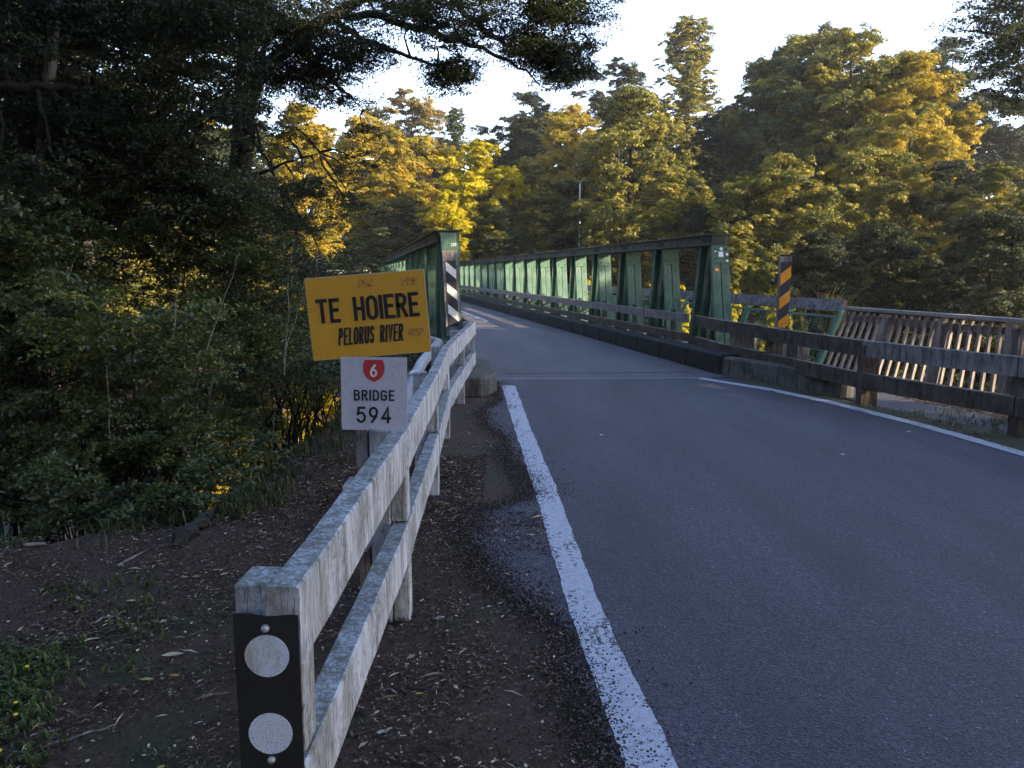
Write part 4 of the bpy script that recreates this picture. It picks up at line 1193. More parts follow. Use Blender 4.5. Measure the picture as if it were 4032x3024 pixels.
# low sunlit shrubs behind the handrail and along the far bank
for i, (px, pt, Y, w, lf_) in enumerate(((2880, 1135, 21, 110, 'yellow'), (3060, 1130, 20, 130, 'yellow'), (2680, 1120, 24, 110, 'yellow'), (3150, 1160, 18, 90, 'olive'), (2330, 1080, 34, 130, 'yellow'), (2210, 1090, 40, 90, 'yellow'))):
    p = at(px, pt, Y)
    plant('shrub', ['sunlit yellow shrub just right of the first truss diagonal', 'sunlit yellow shrub left of the striped hazard marker', 'yellow shrub seen between the first and second truss diagonals', 'olive shrub right of the striped hazard marker', 'yellow shrub seen between the truss diagonals furthest right of the blue board', 'yellow shrub seen low behind the middle truss diagonals'][i], 'shrub', 'shrubs outside the walkway', 'shrub', i, lf_, p.x, Y, p.z, w / 2 / 3050 * Y, p.z - 2.4, rz=i * 1.3)

# the wood behind: rows of trees climbing the slope, and bushy trees lining the far bank
rn = random.Random(12)
sky_px = [(-800, 150), (1200, 380), (1480, 420), (1750, 480), (1860, 640), (1960, 480), (2200, 440), (2450, 300), (2800, 430), (2950, 380), (3300, 180), (3700, 210), (4032, 100), (5000, 50)]
def skyline(px): return float(np.interp(px, [s[0] for s in sky_px], [s[1] for s in sky_px]))
cols = ['shade', 'green', 'shade', 'olive', 'green', 'shade', 'gold']
cnt = 0
for Y, x0, x1, st, drop in ((74, -50, 62, 6.2, 260), (90, -60, 80, 7.0, 60)):
    x = x0
    while x < x1:
        px = 2016 + 3050 * (x / Y) * 1.02
        p = at(px, skyline(px) + drop + rn.uniform(0, 110), Y)
        plant('forest_tree', 'shaded tree among the rows that make up the wood beyond the river', 'tree', 'trees of the wood beyond the river', rn.choice(['broad', 'broad', 'open', 'oval']), rn.randrange(3), rn.choice(cols), x, Y + rn.uniform(-3, 3), p.z, rn.uniform(4.0, 5.6), rz=rn.uniform(0, 6.28))
        x += st * rn.uniform(0.8, 1.2)
# low bushes that hide the foot of the wood
for Y, x0, x1, st, tp in ((55, 8, 50, 4.5, 1090), (57, -40, -8, 4.5, 1010), (71, -12, 50, 5.0, 900)):
    x = x0
    while x < x1:
        px = 2016 + 3050 * (x / Y) * 1.0
        p = at(px, tp + rn.uniform(-50, 40), Y)
        plant('bank_bush', 'leafy bush along the foot of the wood beyond the river', 'bush', 'bushes at the foot of the wood', 'oval', rn.randrange(2), rn.choice(['shade', 'green', 'shade', 'olive']), x, Y + rn.uniform(-1.5, 1.5), p.z, rn.uniform(2.6, 3.6), float(hgt(x, Y)) - 2.5, rz=rn.uniform(0, 6.28))
        x += st * rn.uniform(0.8, 1.2)

# ------------------------------------------------------------------ trees right of the road (out of the frame) that shade it
for i, (X, Y, zt, rad) in enumerate(((19, -26, 19, 6), (20, -17, 21, 6.5), (18, -9, 20, 6), (21, -5.0, 22, 6.0), (18, 0.0, 17, 3.9), (25, -12, 24, 6.5), (26, -22, 24, 6.5), (27, 6.2, 19, 4.2), (23, 7.4, 15.5, 3.8), (34, -7.0, 22, 5))):
    plant('beech_tree', 'tall dense tree standing back from the right side of the road', 'tree', 'trees on the right of the road', 'broad', i, 'dark', X, Y, zt, rad, -1.5, rz=i * 1.1)

for i, (X, Y, zt, rad) in enumerate(((-13, -3, 17, 6), (-16, -12, 18, 6), (-8, -14, 17, 6), (3, -19, 16, 6), (-14, 5, 16, 5), (11, -12, 17, 5.5), (-20, 10, 17, 6), (-17, 22, 17, 5), (-13.5, 25, 16, 4.2), (-21, 19, 18, 5), (12, -21, 19, 6))):  # surrounding trees, mostly unseen, added to cut the skylight
    plant('beech_tree', 'tall dense tree around the near end of the road, added to close off open sky', 'tree', 'trees behind and left of the road', 'broad', i, 'dark', X, Y, zt, rad, -1.5, rz=i * 1.7)

# ------------------------------------------------------------------ the dark tree that leans over the road, its limbs drawn one by one
def big_tree(name, label, trunk, tw, limbs, boughs, brad, leaf, leafsize, ns, nl, seed, bark='bark', flat=0.4, cat='tree', root=None, droop=0.25):
    rn_ = random.Random(seed); rg = np.random.default_rng(seed)
    r = empty(name, root or trunk[0], label, cat)
    mb = MB(); n = len(trunk)
    mb.tube(trunk, [tw * (1.1 - 0.55 * i / (n - 1)) for i in range(n)], 12)
    mb.build('trunk', M[bark], r, smooth=True)
    for l_ in limbs:
        pts, w = l_
        q_ = []
        for a, b in zip(pts[:-1], pts[1:]): q_ += wobble(a, b, 4, 0.035, rn_)[:-1]
        q_.append(Vector(pts[-1])); m_ = len(q_)
        mb = MB(); mb.tube(q_, [w * (1 - 0.85 * i / (m_ - 1)) for i in range(m_)], 8)
        mb.build('limb', M[bark], r, smooth=True)
    # twigs from the nearest limb point to each bough
    allp = [Vector(p) for l_ in limbs for p in wobble_all(l_[0])] + [Vector(p) for p in trunk]
    mb = MB()
    for c in boughs:
        cv = Vector(c)
        o_ = min(allp, key=lambda p: (p - cv).length)
        if (o_ - cv).length < 3.0:
            mb.tube(wobble(o_, cv, 4, 0.05, rn_, 0.05), [0.022, 0.017, 0.013, 0.009, 0.004], 5, cap=False)
            for _ in range(3):
                e = cv + Vector((rn_.uniform(-1, 1), rn_.uniform(-1, 1), rn_.uniform(-0.4, 0.3))) * (brad * 0.9)
                mb.tube(wobble(cv, e, 3, 0.03, rn_), [0.009, 0.007, 0.005, 0.002], 4, cap=False)
    mb.build('twigs', M[bark], r)
    P, t = bough_points(boughs, np.array([brad * rn_.uniform(0.7, 1.3) for _ in boughs]), flat, ns, nl, rg, droop=droop)
    V, F = leaf_quads(P - np.array(r.location), leafsize, rg, 0.7, 0.5)
    np_mesh('crown', V, F, L[leaf], parent=r, tint=t)
    return r
def wobble_all(pts):
    out = []
    for a, b in zip(pts[:-1], pts[1:]):
        a, b = Vector(a), Vector(b)
        out += [a.lerp(b, t) for t in (0, .25, .5, .75)]
    return out + [Vector(pts[-1])]
rn = random.Random(5)
Pz = lambda px, py, Y: tuple(at(px, py, Y))
limbs = [
 ([Pz(960, 330, 13), Pz(1120, 200, 12.8), Pz(1290, 70, 12.6), Pz(1480, -20, 12.4), Pz(1700, -60, 12.2), Pz(1950, -60, 12.0), Pz(2200, 20, 12)], 0.13),
 ([Pz(1290, 70, 12.6), Pz(1500, 60, 12.3), Pz(1680, 120, 12.1), Pz(1850, 180, 12.0), Pz(2010, 240, 12.0), Pz(2120, 330, 12)], 0.07),
 ([Pz(1750, -40, 12.2), Pz(1830, 60, 12.1), Pz(1960, 150, 12.0), Pz(2120, 250, 11.9), Pz(2260, 350, 11.9)], 0.055),
 ([Pz(1330, 90, 12.5), Pz(1450, 170, 12.2), Pz(1580, 210, 12.0), Pz(1720, 260, 11.9), Pz(1830, 370, 11.8)], 0.05),
 ([Pz(1150, 180, 12.8), Pz(1250, 260, 12.6), Pz(1330, 340, 12.4), Pz(1430, 430, 12.3)], 0.045),
 ([Pz(960, 500, 13), Pz(1010, 330, 12.8), Pz(1060, 120, 12.7), Pz(1080, -60, 12.6)], 0.09),
 ([Pz(940, 640, 13), Pz(1000, 560, 12.6), Pz(1060, 640, 12.5), Pz(1100, 740, 12.4)], 0.04),
 ([Pz(980, 700, 13), Pz(1120, 640, 12.7), Pz(1260, 600, 12.5)], 0.035),
]
bo = []
def zone(n, x0, x1, y0, y1, Ya, Yb, keep=None):
    k = 0
    while k < n:
        px, py = rn.uniform(x0, x1), rn.uniform(y0, y1)
        if keep and not keep(px, py): continue
        bo.append(Pz(px, py, rn.uniform(Ya, Yb))); k += 1
# lower edge of the overhanging foliage, as height in the picture along x
edge = lambda x: float(np.interp(x, [950, 1300, 1420, 1500, 1600, 1700, 1790, 1850, 1900, 2040, 2150, 2250, 2330, 2380], [520, 470, 400, 230, 190, 215, 280, 330, 180, 230, 300, 340, 90, 20]))
zone(100, 960, 2350, -150, 400, 11.2, 13.4, lambda x, y: y < edge(x) - 45)
zone(26, 2050, 2290, 130, 350, 11.6, 12.4, lambda x, y: abs(y - (180 + (x - 2050) * 0.62)) < 55)
zone(9, 1740, 1850, 260, 370, 11.7, 12.2)
zone(22, 1500, 2340, -60, 130, 11.6, 12.6)
zone(30, 1000, 1480, 20, 330, 11.4, 12.8, lambda x, y: y < 400 - (x - 1000) * 0.3)
zone(20, 780, 1030, -50, 500, 11.0, 12.4)
zone(14, 820, 1080, 560, 1100, 10.5, 12.0)
zone(13, 1000, 1440, 330, 760, 11.8, 13.0, lambda x, y: (x + y) % 170 < 120)
zone(13, 1020, 1400, 780, 1120, 11.0, 12.6)
big_tree('overhanging_beech', 'big black trunked tree leaning over the bridge with dark feathery branches against the sky',
         [at(940, 1600, 13), at(925, 1150, 13), at(930, 850, 13), at(955, 560, 13), at(965, 330, 13), at(985, 100, 13), at(975, -150, 13), at(985, -500, 13)], 0.20,
         limbs, bo, 0.45, 'dark', 0.044, 15, 52, 3, flat=0.32)

# ------------------------------------------------------------------ dark tree filling the upper left
rn = random.Random(9)
bo = []
zone(200, -150, 1000, -150, 900, 7.0, 10.5, lambda x, y: y < 900 - max(0, x - 700) * 0.7 and not (850 < x and y > 420) and not ((x - 90) ** 2 / 90 ** 2 + (y - 800) ** 2 / 350 ** 2 < 1 and rn.random() < 0.75))
zone(46, 300, 980, 420, 880, 7.5, 9.5, lambda x, y: abs(y - (380 + (x - 250) * 0.62)) < 60)
limbs = [
 ([Pz(110, 700, 8.4), Pz(180, 420, 8.2), Pz(330, 380, 8.0), Pz(520, 480, 7.8), Pz(720, 620, 7.8)], 0.06),
 ([Pz(110, 500, 8.4), Pz(160, 200, 8.4), Pz(300, 60, 8.2), Pz(600, 30, 8.0)], 0.05),
 ([Pz(0, 345, 7.2), Pz(200, 350, 7.4), Pz(420, 330, 7.8), Pz(560, 300, 8.0)], 0.05),
 ([Pz(130, 900, 8.3), Pz(350, 860, 8.0), Pz(560, 900, 7.8)], 0.03),
]
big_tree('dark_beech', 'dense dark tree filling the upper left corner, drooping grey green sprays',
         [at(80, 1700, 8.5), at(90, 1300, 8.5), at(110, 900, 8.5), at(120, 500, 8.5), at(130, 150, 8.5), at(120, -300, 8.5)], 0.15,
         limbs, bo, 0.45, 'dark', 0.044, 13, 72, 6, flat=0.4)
# pale flaking strip trunk in front of it
r = empty('pale_trunk', at(120, 1400, 7.9), 'slim trunk with pale flaking bark at the left edge', 'tree')
mb = MB(); q_ = [at(105, 1600, 7.9), at(115, 1150, 7.9), at(140, 900, 7.9), at(165, 650, 7.9), at(185, 420, 7.9), at(210, 100, 7.9), at(230, -300, 7.9)]
mb.tube(q_, [0.085, 0.075, 0.07, 0.066, 0.06, 0.055, 0.05], 10); mb.build('trunk', M['pale_bark'], r, smooth=True)
P, t = bough_points([Pz(200, 60, 7.9), Pz(260, 160, 7.8), Pz(150, 0, 8)], 0.5, 0.5, 10, 70, np.random.default_rng(3))
V, F = leaf_quads(P - np.array(r.location), 0.05, np.random.default_rng(3)); np_mesh('crown', V, F, L['dark'], parent=r, tint=t)

# ------------------------------------------------------------------ shrubs between the path and the trees
def bush(name, label, cents, brad, leaf, ls, ns, nl, seed, root, aspect=0.5, flat=0.8, stems=26):
    rg = np.random.default_rng(seed); rn_ = random.Random(seed)
    r = empty(name, root, label, 'shrub')
    mb = MB()
    for k in range(stems):
        c = Vector(rn_.choice(cents)); b = Vector(root) + Vector((rn_.uniform(-0.4, 0.4), rn_.uniform(-0.3, 0.3), -0.2))
        mb.tube(wobble(b, c, 5, 0.06, rn_, 0.1), [0.014, 0.011, 0.009, 0.007, 0.005, 0.002], 5, cap=False)
    mb.build('stems', M['bark'], r)
    P, t = bough_points(cents, brad, flat, ns, nl, rg, 0.3)
    V, F = leaf_quads(P - np.array(r.location), ls, rg, 0.35, aspect)
    np_mesh('foliage', V, F, L[leaf], parent=r, tint=t)
    return r
def czone(n, x0, x1, y0, y1, Ya, Yb, seed, keep=None):
    rr_ = random.Random(seed); out = []
    while len(out) < n:
        px, py = rr_.uniform(x0, x1), rr_.uniform(y0, y1)
        if keep and not keep(px, py): continue
        out.append(Pz(px, py, rr_.uniform(Ya, Yb)))
    return out
low = lambda x, y: y < 2010 - max(0, x - 300) * 0.30
gap = lambda x, y: low(x, y) and not (1080 < x < 1390 and 1520 < y < 1800) and not (800 < x < 1010 and 1650 < y < 1850) and not (430 < x < 600 and 1100 < y < 1270)
B1 = [
 ('tangled dark shrub at the left edge above the grass', 26, -150, 420, 1150, 1950, 5.6, 6.6, 0.36, 'bush', 0.050),
 ('glossy leaved shrub spilling toward the litter, left of centre of the thicket', 30, 300, 820, 1250, 1930, 5.7, 7.0, 0.34, 'bush', 0.044),
 ('fine leaved dark shrub left of the white number sign', 30, 760, 1330, 1200, 1760, 6.8, 8.4, 0.36, 'bush', 0.036),
 ('bushy green shrub rising under the drooping dark branches', 40, 150, 1000, 820, 1350, 7.2, 9.0, 0.42, 'green', 0.050),
 ('dark shrub with pale shining leaves at the far left', 22, -200, 300, 850, 1300, 6.4, 7.6, 0.40, 'bush', 0.060),
 ('dark shrub behind the yellow name sign', 26, 1000, 1480, 1020, 1500, 8.6, 10.4, 0.42, 'dark', 0.045),
 ('shadowy shrub deep in the thicket at the left edge', 26, -60, 420, 1250, 1720, 6.9, 7.8, 0.42, 'bush', 0.05),
 ('dark shrub filling the gap behind the signs and left rail', 20, 1380, 1660, 1150, 1700, 10.5, 13, 0.5, 'dark', 0.05),
]
for k, (lab, n_, x0, x1, y0, y1, Ya, Yb, br_, lf_, ls_) in enumerate(B1):
    cs = czone(n_, x0, x1, y0, y1, Ya, Yb, 40 + k, gap)
    mx = sum(c[0] for c in cs) / n_; my = sum(c[1] for c in cs) / n_
    bush('shrub', lab, cs, br_, lf_, ls_ * 0.82, 13, 100, 60 + k, (mx, my, float(hgt(mx, my))))
rr_ = random.Random(77); fc = []
for _ in range(60):
    t = rr_.random()
    if t < 0.55: fc.append((rr_.uniform(-5.5, -1.9), rr_.uniform(4.95, 5.7), rr_.uniform(-0.15, 0.22)))
    else: fc.append((rr_.uniform(-2.5, -1.95), rr_.uniform(5.2, 10.5), rr_.uniform(-0.2, 0.3)))
fc = [c for c in fc if not (lambda q_: 1090 < q_[0] < 1380 and q_[1] < 1800)((2016 + 3050 * c[0] / c[1], 1072 + 3050 * (1.55 - c[2]) / c[1]))]
bush('undergrowth_shrub', 'low creeping shrubs along the foot of the thicket at the edge of the bare ground', fc, 0.26, 'bush', 0.038, 10, 60, 78, (-2.8, 5.6, -0.2), stems=10)
mb = MB(); rr_ = random.Random(31)
for _ in range(26):
    a0_ = Pz(rr_.uniform(-50, 1250), rr_.uniform(1250, 1950), rr_.uniform(5.6, 6.8)); ang = rr_.gauss(0.9, 0.6); ln_ = rr_.uniform(0.35, 1.1)
    e = Vector(a0_) + Vector((math.cos(ang) * ln_ * rr_.choice((-1, 1, 1)), rr_.uniform(-0.3, 0.2), math.sin(ang) * ln_))
    mb.tube(wobble(a0_, e, 5, 0.015, rr_, 0.08), [0.0045, 0.004, 0.0034, 0.003, 0.002, 0.001], 4, cap=False)
tag(mb.build('thicket_stems', M['picket']), 'fine bare trailing stems tangled through the left thicket', kind='stuff')
# golden sunlit bushes low across the gully, glimpsed through the thicket
for i, (px, pt, Y, w) in enumerate(((1230, 1480, 34, 420), (905, 1600, 33, 300), (520, 1050, 36, 260), (1000, 1200, 36, 420), (700, 560, 40, 500), (300, 700, 42, 500))):
    p = at(px, pt, Y)
    plant('golden_tree', ['golden crown glowing through the gap left of the number sign', 'golden crown glowing low through the thicket', 'golden crown glimpsed through the left shrubs', 'golden crown behind the dark drooping branches', 'golden tree top glimpsed through the dark tree', 'golden tree top glimpsed at the far left'][i], 'tree', None, 'oval' if i < 4 else 'broad', i, ['yellow', 'gold', 'olive', 'gold', 'olive', 'olive'][i], p.x, Y, p.z, w / 2 / 3050 * Y, None, rz=i)

# ------------------------------------------------------------------ right edge branches and far right grasses
rn = random.Random(15); bo = []
zone(60, 3780, 4300, -150, 430, 27, 33, lambda x, y: x > 3760 + abs(y - 150) * 0.5 + (90 if y > 300 else 0))
limbs = [([Pz(4400, 250, 30), Pz(4150, 180, 30), Pz(3900, 130, 30), Pz(3800, 120, 30)], 0.16), ([Pz(4400, 350, 30), Pz(4100, 270, 30), Pz(3850, 260, 30)], 0.10),
         ([Pz(4200, 620, 30), Pz(4030, 430, 30), Pz(3900, 350, 30), Pz(3830, 370, 30)], 0.10), ([Pz(4300, 60, 30), Pz(4050, 30, 30), Pz(3900, 0, 30)], 0.09)]
big_tree('edge_beech', 'dark tree reaching in from the right edge at the top', [at(4420, 1300, 30), at(4420, 800, 30), at(4400, 300, 30), at(4410, -200, 30)], 0.4, limbs, bo, 1.15, 'dark', 0.13, 12, 60, 8, flat=0.35)

L['weed'] = leaf_mat('low_weed_leaves', [(0, (0.032, 0.052, 0.016)), (0.7, (0.07, 0.11, 0.032)), (1, (0.13, 0.15, 0.05))], 0.3)
def blades(name, label, spots, hgt_r, leaf, n, seed, kind=None, cat=None, w=0.006, spread=0.12, z=None, mat=None):
    rg = np.random.default_rng(seed); V = []; T_ = []
    for (x, y) in spots:
        for _ in range(n):
            a = rg.uniform(0, 2 * np.pi); rr_ = rg.uniform(0, spread)
            bx, by = x + rr_ * np.cos(a), y + rr_ * np.sin(a)
            bz = float(hgt(bx, by)) if z is None else z
            h = rg.uniform(*hgt_r); l = rg.uniform(0.2, 0.9) * h; aa = rg.uniform(0, 2 * np.pi)
            d = np.array([np.cos(aa), np.sin(aa), 0]); s = np.array([-d[1], d[0], 0]) * w * rg.uniform(0.7, 1.4)
            p0 = np.array([bx, by, bz - 0.005]); p1 = p0 + d * l * 0.35 + np.array([0, 0, h * 0.7]); p2 = p0 + d * l + np.array([0, 0, h * rg.uniform(0.55, 1.0)])
            V += [p0 - s, p0 + s, p1 + s * 0.8, p1 - s * 0.8, p1 - s * 0.8, p1 + s * 0.8, p2 + s * 0.1, p2 - s * 0.1]
            tt = rg.uniform(0, 1); T_ += [tt, tt]
    V = np.array(V); F = np.arange(len(V)).reshape(-1, 4)
    o = np_mesh(name, V, F, mat or L['grass'], tint=np.array(T_))
    if leaf != 'grass': o.data.materials[0] = L[leaf]
    return tag(o, label, cat, kind=kind)
rn = random.Random(3)
sp1 = []
for _ in range(150):      # edge of the bank
    t = rn.random(); x = -5.5 + t * 3.9; y = 4.8 + rn.gauss(0, 0.25) + (0.35 if x > -2.1 else 0)
    sp1.append((x, y))
for _ in range(110): sp1.append((-1.78 + rn.gauss(0, 0.2), rn.uniform(5.0, 9.5)))
blades('grass', 'thin grass along the edge of the bank', sp1, (0.04, 0.15), 'grass', 14, 2, kind='stuff', spread=0.14, w=0.004)
def gp(px, py):
    v = at(px, py, 1.0); d = v - Vector((0, 0, 1.55)); k = -1.55 / d.z
    return (d.x * k, d.y * k)
sp2 = [gp(rn.uniform(-200, 190), rn.uniform(2560, 3050)) for _ in range(52)] + [gp(rn.uniform(200, 600), rn.uniform(2300, 2650)) for _ in range(16)] + [gp(rn.gauss(120, 130), rn.gauss(2650, 60)) for _ in range(20)]
blades('weeds', 'low green weeds at the lower left corner', sp2, (0.015, 0.06), 'weed', 22, 6, kind='stuff', spread=0.13, w=0.005)
sp3 = [gp(rn.gauss(920, 40), rn.gauss(1985, 22)) for _ in range(10)]
blades('grass_tuft', 'bright grass tuft at the edge of the bare ground left of the rail', sp3, (0.06, 0.18), 'grass', 40, 8, cat='grass tuft', spread=0.09, w=0.004)
sp4 = [(rn.uniform(4.35, 5.0), rn.uniform(7.1, 8.6)) for _ in range(40)] + [gp(rn.gauss(3960, 40), rn.gauss(1660, 10)) for _ in range(14)]
blades('verge_grass', 'sparse grass on the mossy verge by the right guardrail', sp4, (0.02, 0.09), 'grass', 16, 9, kind='stuff', spread=0.12, w=0.003)
tm_, cm_ = None, None
pt_ = at(3270, 1235, 17)
blades('tussock', 'dry orange tussock behind the handrail right of the hazard marker', [(pt_.x + rn.gauss(0, .12), 17) for _ in range(8)], (0.5, 1.1), 'grass', 24, 11, cat='tussock', spread=0.2, w=0.012, z=pt_.z - 0.35, mat=L['orange'])

# ------------------------------------------------------------------ litter on the bare ground
rg = np.random.default_rng(21)
def litter(name, label, n, region, size, asp, seed):
    rg = np.random.default_rng(seed)
    X, Y = region(rg, n)
    P = np.stack([X, Y, hgt(X, Y) + rg.uniform(0.003, 0.014, n)], 1)
    U = rg.normal(size=(n, 3)); U[:, 2] *= 0.12
    V, F = leaf_quads(P, size * rg.uniform(0.4, 1.5, n), rg, 3.0, asp, U)
    t = rg.random(n) ** 1.8
    mk_ = np.sin(X * 5.1 + 2 * np.sin(Y * 3.3)) * np.sin(Y * 4.3 + 1.7 * np.sin(X * 2.9)) + rg.normal(0, 0.45, n) > -0.35
    V = V.reshape(-1, 4, 3)[mk_].reshape(-1, 3); F = np.arange(len(V)).reshape(-1, 4); t = t[mk_]
    return tag(np_mesh(name, V, F, L['litter'], tint=t), label, kind='stuff')
def reg(rg, n):
    Y = 0.9 + 5.6 * rg.random(n) ** 1.1; lo = np.where(Y < 4.6, -4.6, -1.9)
    hi = np.where(Y > 4.9, -0.2, 0.22)
    return lo + (hi - lo) * rg.random(n), Y
litter('leaf_litter', 'dead leaves scattered over the bare ground', 60000, reg, 0.018, 0.45, 31)
litter('twig_litter', 'needle thin twigs and straws over the bare ground', 42000, reg, 0.034, 0.08, 32)
litter('leaf_litter', 'larger curled dead leaves among the fine litter', 6500, reg, 0.032, 0.40, 37)
litter('twig_litter', 'finger long twigs strewn over the bare ground', 4200, reg, 0.075, 0.045, 38)
litter('leaf_litter', 'fine dark bark crumbs covering the soil', 70000, reg, 0.011, 0.7, 39)
def reg2(rg, n):
    Y = rg.uniform(6.5, 11.5, n); return rg.uniform(-1.9, -0.15, n), Y
litter('leaf_litter', 'dead leaves further along under the left guardrail', 9000, reg2, 0.025, 0.4, 33)
def reg3(rg, n):
    s = rg.random(n); Y = 11.3 - 5.5 * s; X = np.interp(Y, [5.5, 6.5, 7.7, 9.2, 11.2], [4.72, 4.5, 4.3, 3.95, 3.3]) + np.abs(rg.normal(0, 0.16, n)); return X, Y
litter('verge_litter', 'brown needles and leaves along the foot of the right kerb', 5000, reg3, 0.022, 0.3, 34)
def reg4(rg, n):
    Y = rg.uniform(6.6, 10.6, n); X = np.interp(Y, [5.5, 8.0, 9.14, 10.1], [6.0, 5.3, 4.98, 4.8]) + rg.normal(0.03, 0.09, n); return X, Y
litter('verge_litter', 'brown leaves drifted against the foot of the balustrade', 4000, reg4, 0.03, 0.3, 35)
# loose chips along the broken edge of the seal
ex = [(0.39, 0.5), (0.34, 2.0), (0.29, 2.6), (0.23, 3.2), (-0.05, 3.7), (-0.25, 4.4), (-0.2, 4.9), (0.16, 5.3), (0.13, 5.7), (-0.02, 6.4), (-0.05, 7.2), (-0.24, 7.8), (-0.32, 8.7), (-0.14, 9.3), (-0.2, 11.0)]
def reg5(rg, n):
    P_ = np.array(ex); d_ = np.r_[0, np.cumsum(np.linalg.norm(np.diff(P_, axis=0), axis=1))]; t_ = rg.uniform(0, d_[-1], n) ; t_ = np.where(rg.random(n) < 0.5, t_ * 0.6, t_)
    return np.interp(t_, d_, P_[:, 0]) - 0.03 + rg.normal(0, 0.055, n) * np.where(rg.random(n) < 0.3, 2.2, 1), np.interp(t_, d_, P_[:, 1]) + rg.normal(0, 0.05, n)
def gravel(name, label, n, region, size, seed, mat):
    rg = np.random.default_rng(seed); X, Y = region(rg, n); s_ = size * rg.uniform(0.35, 1.2, n)
    base = np.array([(1, 0, 0), (0, 1, 0), (-1, 0, 0), (0, -1, 0), (0, 0, 0.8), (0, 0, -0.8)])
    V = base[None] * s_[:, None, None] * rg.uniform(0.6, 1.2, (n, 6, 1)); a = rg.uniform(0, 6.28, n); c_, s2 = np.cos(a)[:, None], np.sin(a)[:, None]
    V = np.stack([V[..., 0] * c_ - V[..., 1] * s2 + X[:, None], V[..., 0] * s2 + V[..., 1] * c_ + Y[:, None], V[..., 2] + 0.004], -1).reshape(-1, 3)
    f = np.array([(0, 1, 4), (1, 2, 4), (2, 3, 4), (3, 0, 4), (1, 0, 5), (2, 1, 5), (3, 2, 5), (0, 3, 5)])
    F = (f[None] + 6 * np.arange(n)[:, None, None]).reshape(-1, 3)
    return tag(np_mesh(name, V, F, mat, tint=np.repeat(rg.random(n) ** 1.5, 8)), label, kind='stuff')
L['chip'] = leaf_mat('loose_stone_chips', [(0, (0.014, 0.010, 0.009)), (0.7, (0.060, 0.042, 0.036)), (1, (0.20, 0.17, 0.15))], 0.0, 0.85, 0.2)
gravel('gravel', 'loose chips crumbling off the broken edge of the seal', 26000, reg5, 0.0058, 51, L['chip'])
gravel('gravel', 'grit scattered through the bare ground', 26000, reg, 0.0055, 52, L['chip'])
def reg6(rg, n):
    X, Y = reg5(rg, n); return X + np.abs(rg.normal(0, 0.22, n)), Y
gravel('gravel', 'sparse grit that has rolled onto the left white line and seal', 1500, reg6, 0.005, 53, L['chip'])
litter('leaf_litter', 'needles and leaf bits lying over the crumbled edge of the seal', 5000, reg5, 0.02, 0.2, 36)
# larger sticks and leaves one can point to
def stick_(px0, py0, px1, py1, w, lab, mat='pale_bark', seed=0):
    a, b = gp(px0, py0), gp(px1, py1); rn_ = random.Random(seed)
    za = float(hgt(*a)) + w; zb_ = float(hgt(*b)) + w
    mb = MB(); pts = wobble((a[0], a[1], za), (b[0], b[1], zb_), 6, 0.008, rn_)
    for p in pts: p.z = max(p.z, min(za, zb_))
    mb.tube(pts, [w * 0.6, w, w, w * 0.9, w * 0.8, w * 0.6, w * 0.3], 7)
    return tag(mb.build('stick', M[mat], smooth=True), lab, 'stick')
stick_(160, 2945, 450, 2845, 0.006, 'long brown stick on the litter at the bottom left', 'picket', 1)
stick_(350, 2460, 505, 2405, 0.007, 'short thick grey stick lying amid the litter', 'pale_bark', 2)
stick_(90, 2150, 185, 2145, 0.014, 'pale bark curl near the left edge of the bare ground', 'pale_bark', 3)
stick_(460, 2230, 580, 2165, 0.008, 'pale stick pointing to the fallen log', 'pale_bark', 4)
stick_(765, 2755, 900, 2720, 0.005, 'thin stick beside the black marker plate', 'picket', 5)
stick_(1700, 2440, 1750, 2425, 0.006, 'white splinter on the soil right of the left guardrail', 'white_timber', 6)
stick_(1480, 2890, 1545, 2865, 0.007, 'pale splinter near the foot of the lower rail', 'white_timber', 7)
stick_(1580, 2640, 1600, 2700, 0.004, 'thin curved twig on the soil between rail and road', 'picket', 8)
a_, b_ = gp(680, 2160), gp(830, 2040)
mb = MB(); mb.tube(wobble((a_[0], a_[1], 0.01), (b_[0], b_[1], 0.03), 9, 0.014, random.Random(2)), [0.012, 0.04, 0.045, 0.036, 0.05, 0.03, 0.042, 0.03, 0.035, 0.012], 9)
tag(mb.build('fallen_log', M['bark'], jitter=0.012), 'short dark rotting log at the edge of the bank', 'log')
def bigleaf(px, py, ang, s, lab, mt, seed):
    x, y = gp(px, py); z = float(hgt(x, y)) + 0.012; n = 7
    mb = MB(); vs = []
    for i in range(n):
        t = i / (n - 1); w = math.sin(math.pi * min(1, 0.05 + t * 0.95)) * s * 0.2; cx2 = (t - 0.5) * s
        for j in (-1, 0, 1):
            u, v = cx2, w * j + 0.12 * s * (t - 0.5) ** 2
            vs.append(Vector((x + u * math.cos(ang) - v * math.sin(ang), y + u * math.sin(ang) + v * math.cos(ang), z + abs(j) * w * 0.5 + 0.05 * s * (2 * t - 1) ** 2)))
    fs = [(i * 3 + j, i * 3 + j + 1, (i + 1) * 3 + j + 1, (i + 1) * 3 + j) for i in range(n - 1) for j in (0, 1)]
    mb.add(vs, fs)
    return tag(mb.build('fallen_leaf', mt, smooth=True), lab, 'leaf')
m_pale = simple('dry_pale_leaf', (0.42, 0.35, 0.22), 0.6, 0, 0.2, 40); m_yel = simple('yellowing_leaf', (0.24, 0.26, 0.04), 0.5, 0, 0.2, 40); m_or = simple('orange_leaf', (0.36, 0.16, 0.03), 0.6)
bigleaf(680, 2585, 0.25, 0.085, 'large pale curled leaf left of the marker plate', m_pale, 1)
bigleaf(578, 2680, 0.1, 0.055, 'yellow green leaf lower left of the pale curled leaf', m_yel, 2)
bigleaf(692, 2665, -0.05, 0.05, 'slim orange leaf below the pale curled leaf', m_or, 3)
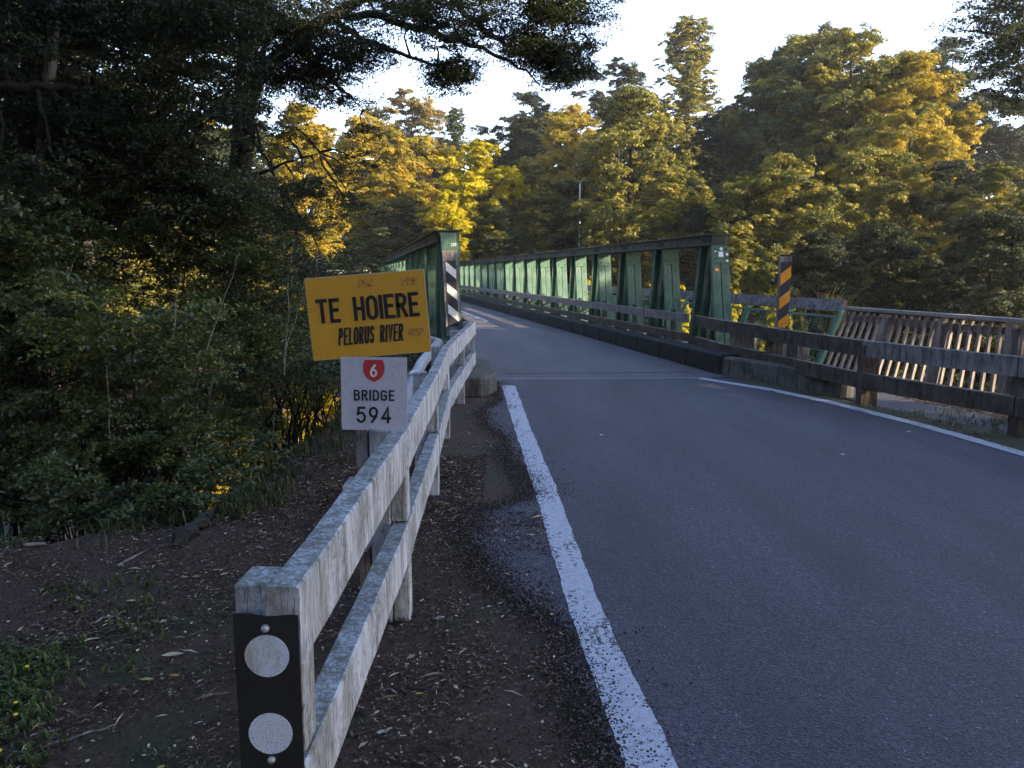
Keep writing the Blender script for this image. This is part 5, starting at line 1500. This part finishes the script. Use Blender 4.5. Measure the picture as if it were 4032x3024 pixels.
bigleaf(520, 2372, 0.1, 0.05, 'small cream leaf above the thick grey stick', m_pale, 4)
bigleaf(1316, 1918, 0.2, 0.06, 'orange leaf on the ground left of the left guardrail', m_or, 5)
bigleaf(1340, 1896, 0.6, 0.04, 'white leaf beside the orange one left of the guardrail', m_pale, 6)
bigleaf(1740, 1980, 0.0, 0.06, 'orange leaf on the soil between the rail and the white line', m_or, 7)
bigleaf(1653, 2733, 0.1, 0.035, 'small green leaf on the soil right of the lower rail', m_yel, 8)
bigleaf(640, 3020, 0.3, 0.035, 'small yellow leaf at the bottom beside the marker plate', m_yel, 9)
# pale flat chips stuck on the asphalt
for i, (px, py) in enumerate(((2368, 1713), (3578, 1700), (3318, 1790))):
    x, y = gp(px, py); mb = MB()
    mb.prism([(x + 0.018 * math.cos(t) * (1 + .2 * math.sin(3 * t)), y + 0.016 * math.sin(t), 0.0) for t in [2 * math.pi * k / 9 for k in range(9)]], (0, 0, 1), 0.004)
    tag(mb.build('paint_chip', M['galv']), ['pale flat chip on the asphalt nearest the left white line', 'pale chip on the asphalt next to the right white line', 'faint pale chip on the asphalt in the right wheel track'][i], 'road chip')
# yellow flowers among the weeds
for i, (px, py) in enumerate(((66, 2805), (66, 2853), (110, 2660), (3, 2998))):
    x, y = gp(px, py); mb = MB()
    mb.tube([(x, y, -0.01), (x, y, 0.035)], 0.0012, 5)
    fm = MB(); fm.tube([(x, y, 0.033), (x, y, 0.040)], [0.004, 0.008], 8)
    r = empty('flower', (x, y, 0), ['small yellow flower in the weeds, upper of the pair', 'small yellow flower in the weeds, lower of the pair', 'small yellow flower furthest from the camera in the weeds', 'small yellow flower at the very bottom left corner'][i], 'flower')
    mb.build('flower_stem', L['grass'], r); fm.build('petals', simple('flower_yellow', (0.7, 0.5, 0.01)), r)
# fallen leaves on the bridge's top chords
rg = np.random.default_rng(44); n = 1500
aa = rg.uniform(11.3, 50, n); oo = np.where(rg.random(n) < 0.55, OR_, OL_) + rg.normal(0, 0.08, n)
keep = (np.sin(aa * 3.1 + oo) + np.sin(aa * 1.3)) > 0.35
P = np.array([tuple(B(a, o, ZT + 0.012 + 0.02 * rg.random())) for a, o in zip(aa[keep], oo[keep])])
V, F = leaf_quads(P, 0.05, rg, 1.5, 0.5)
tag(np_mesh('chord_litter', V, F, L['orange'], tint=rg.random(len(P))), 'brown leaves lying along the tops of the trusses', kind='stuff')

# ------------------------------------------------------------------ haze in the valley air
hm = bpy.data.materials.new('valley_haze'); hm.use_nodes = True; hn = hm.node_tree; hn.nodes.clear()
ho = hn.nodes.new('ShaderNodeOutputMaterial'); hv = hn.nodes.new('ShaderNodeVolumePrincipled')
hv.inputs['Color'].default_value = (0.93, 0.93, 1.0, 1); hv.inputs['Density'].default_value = 0.00028; hv.inputs['Anisotropy'].default_value = 0.2
hn.links.new(hv.outputs[0], ho.inputs['Volume'])
mb = MB(); mb.box((0, 100, 14), (540, 450, 62)); hz = mb.build('haze', hm); tag(hz, kind='stuff')
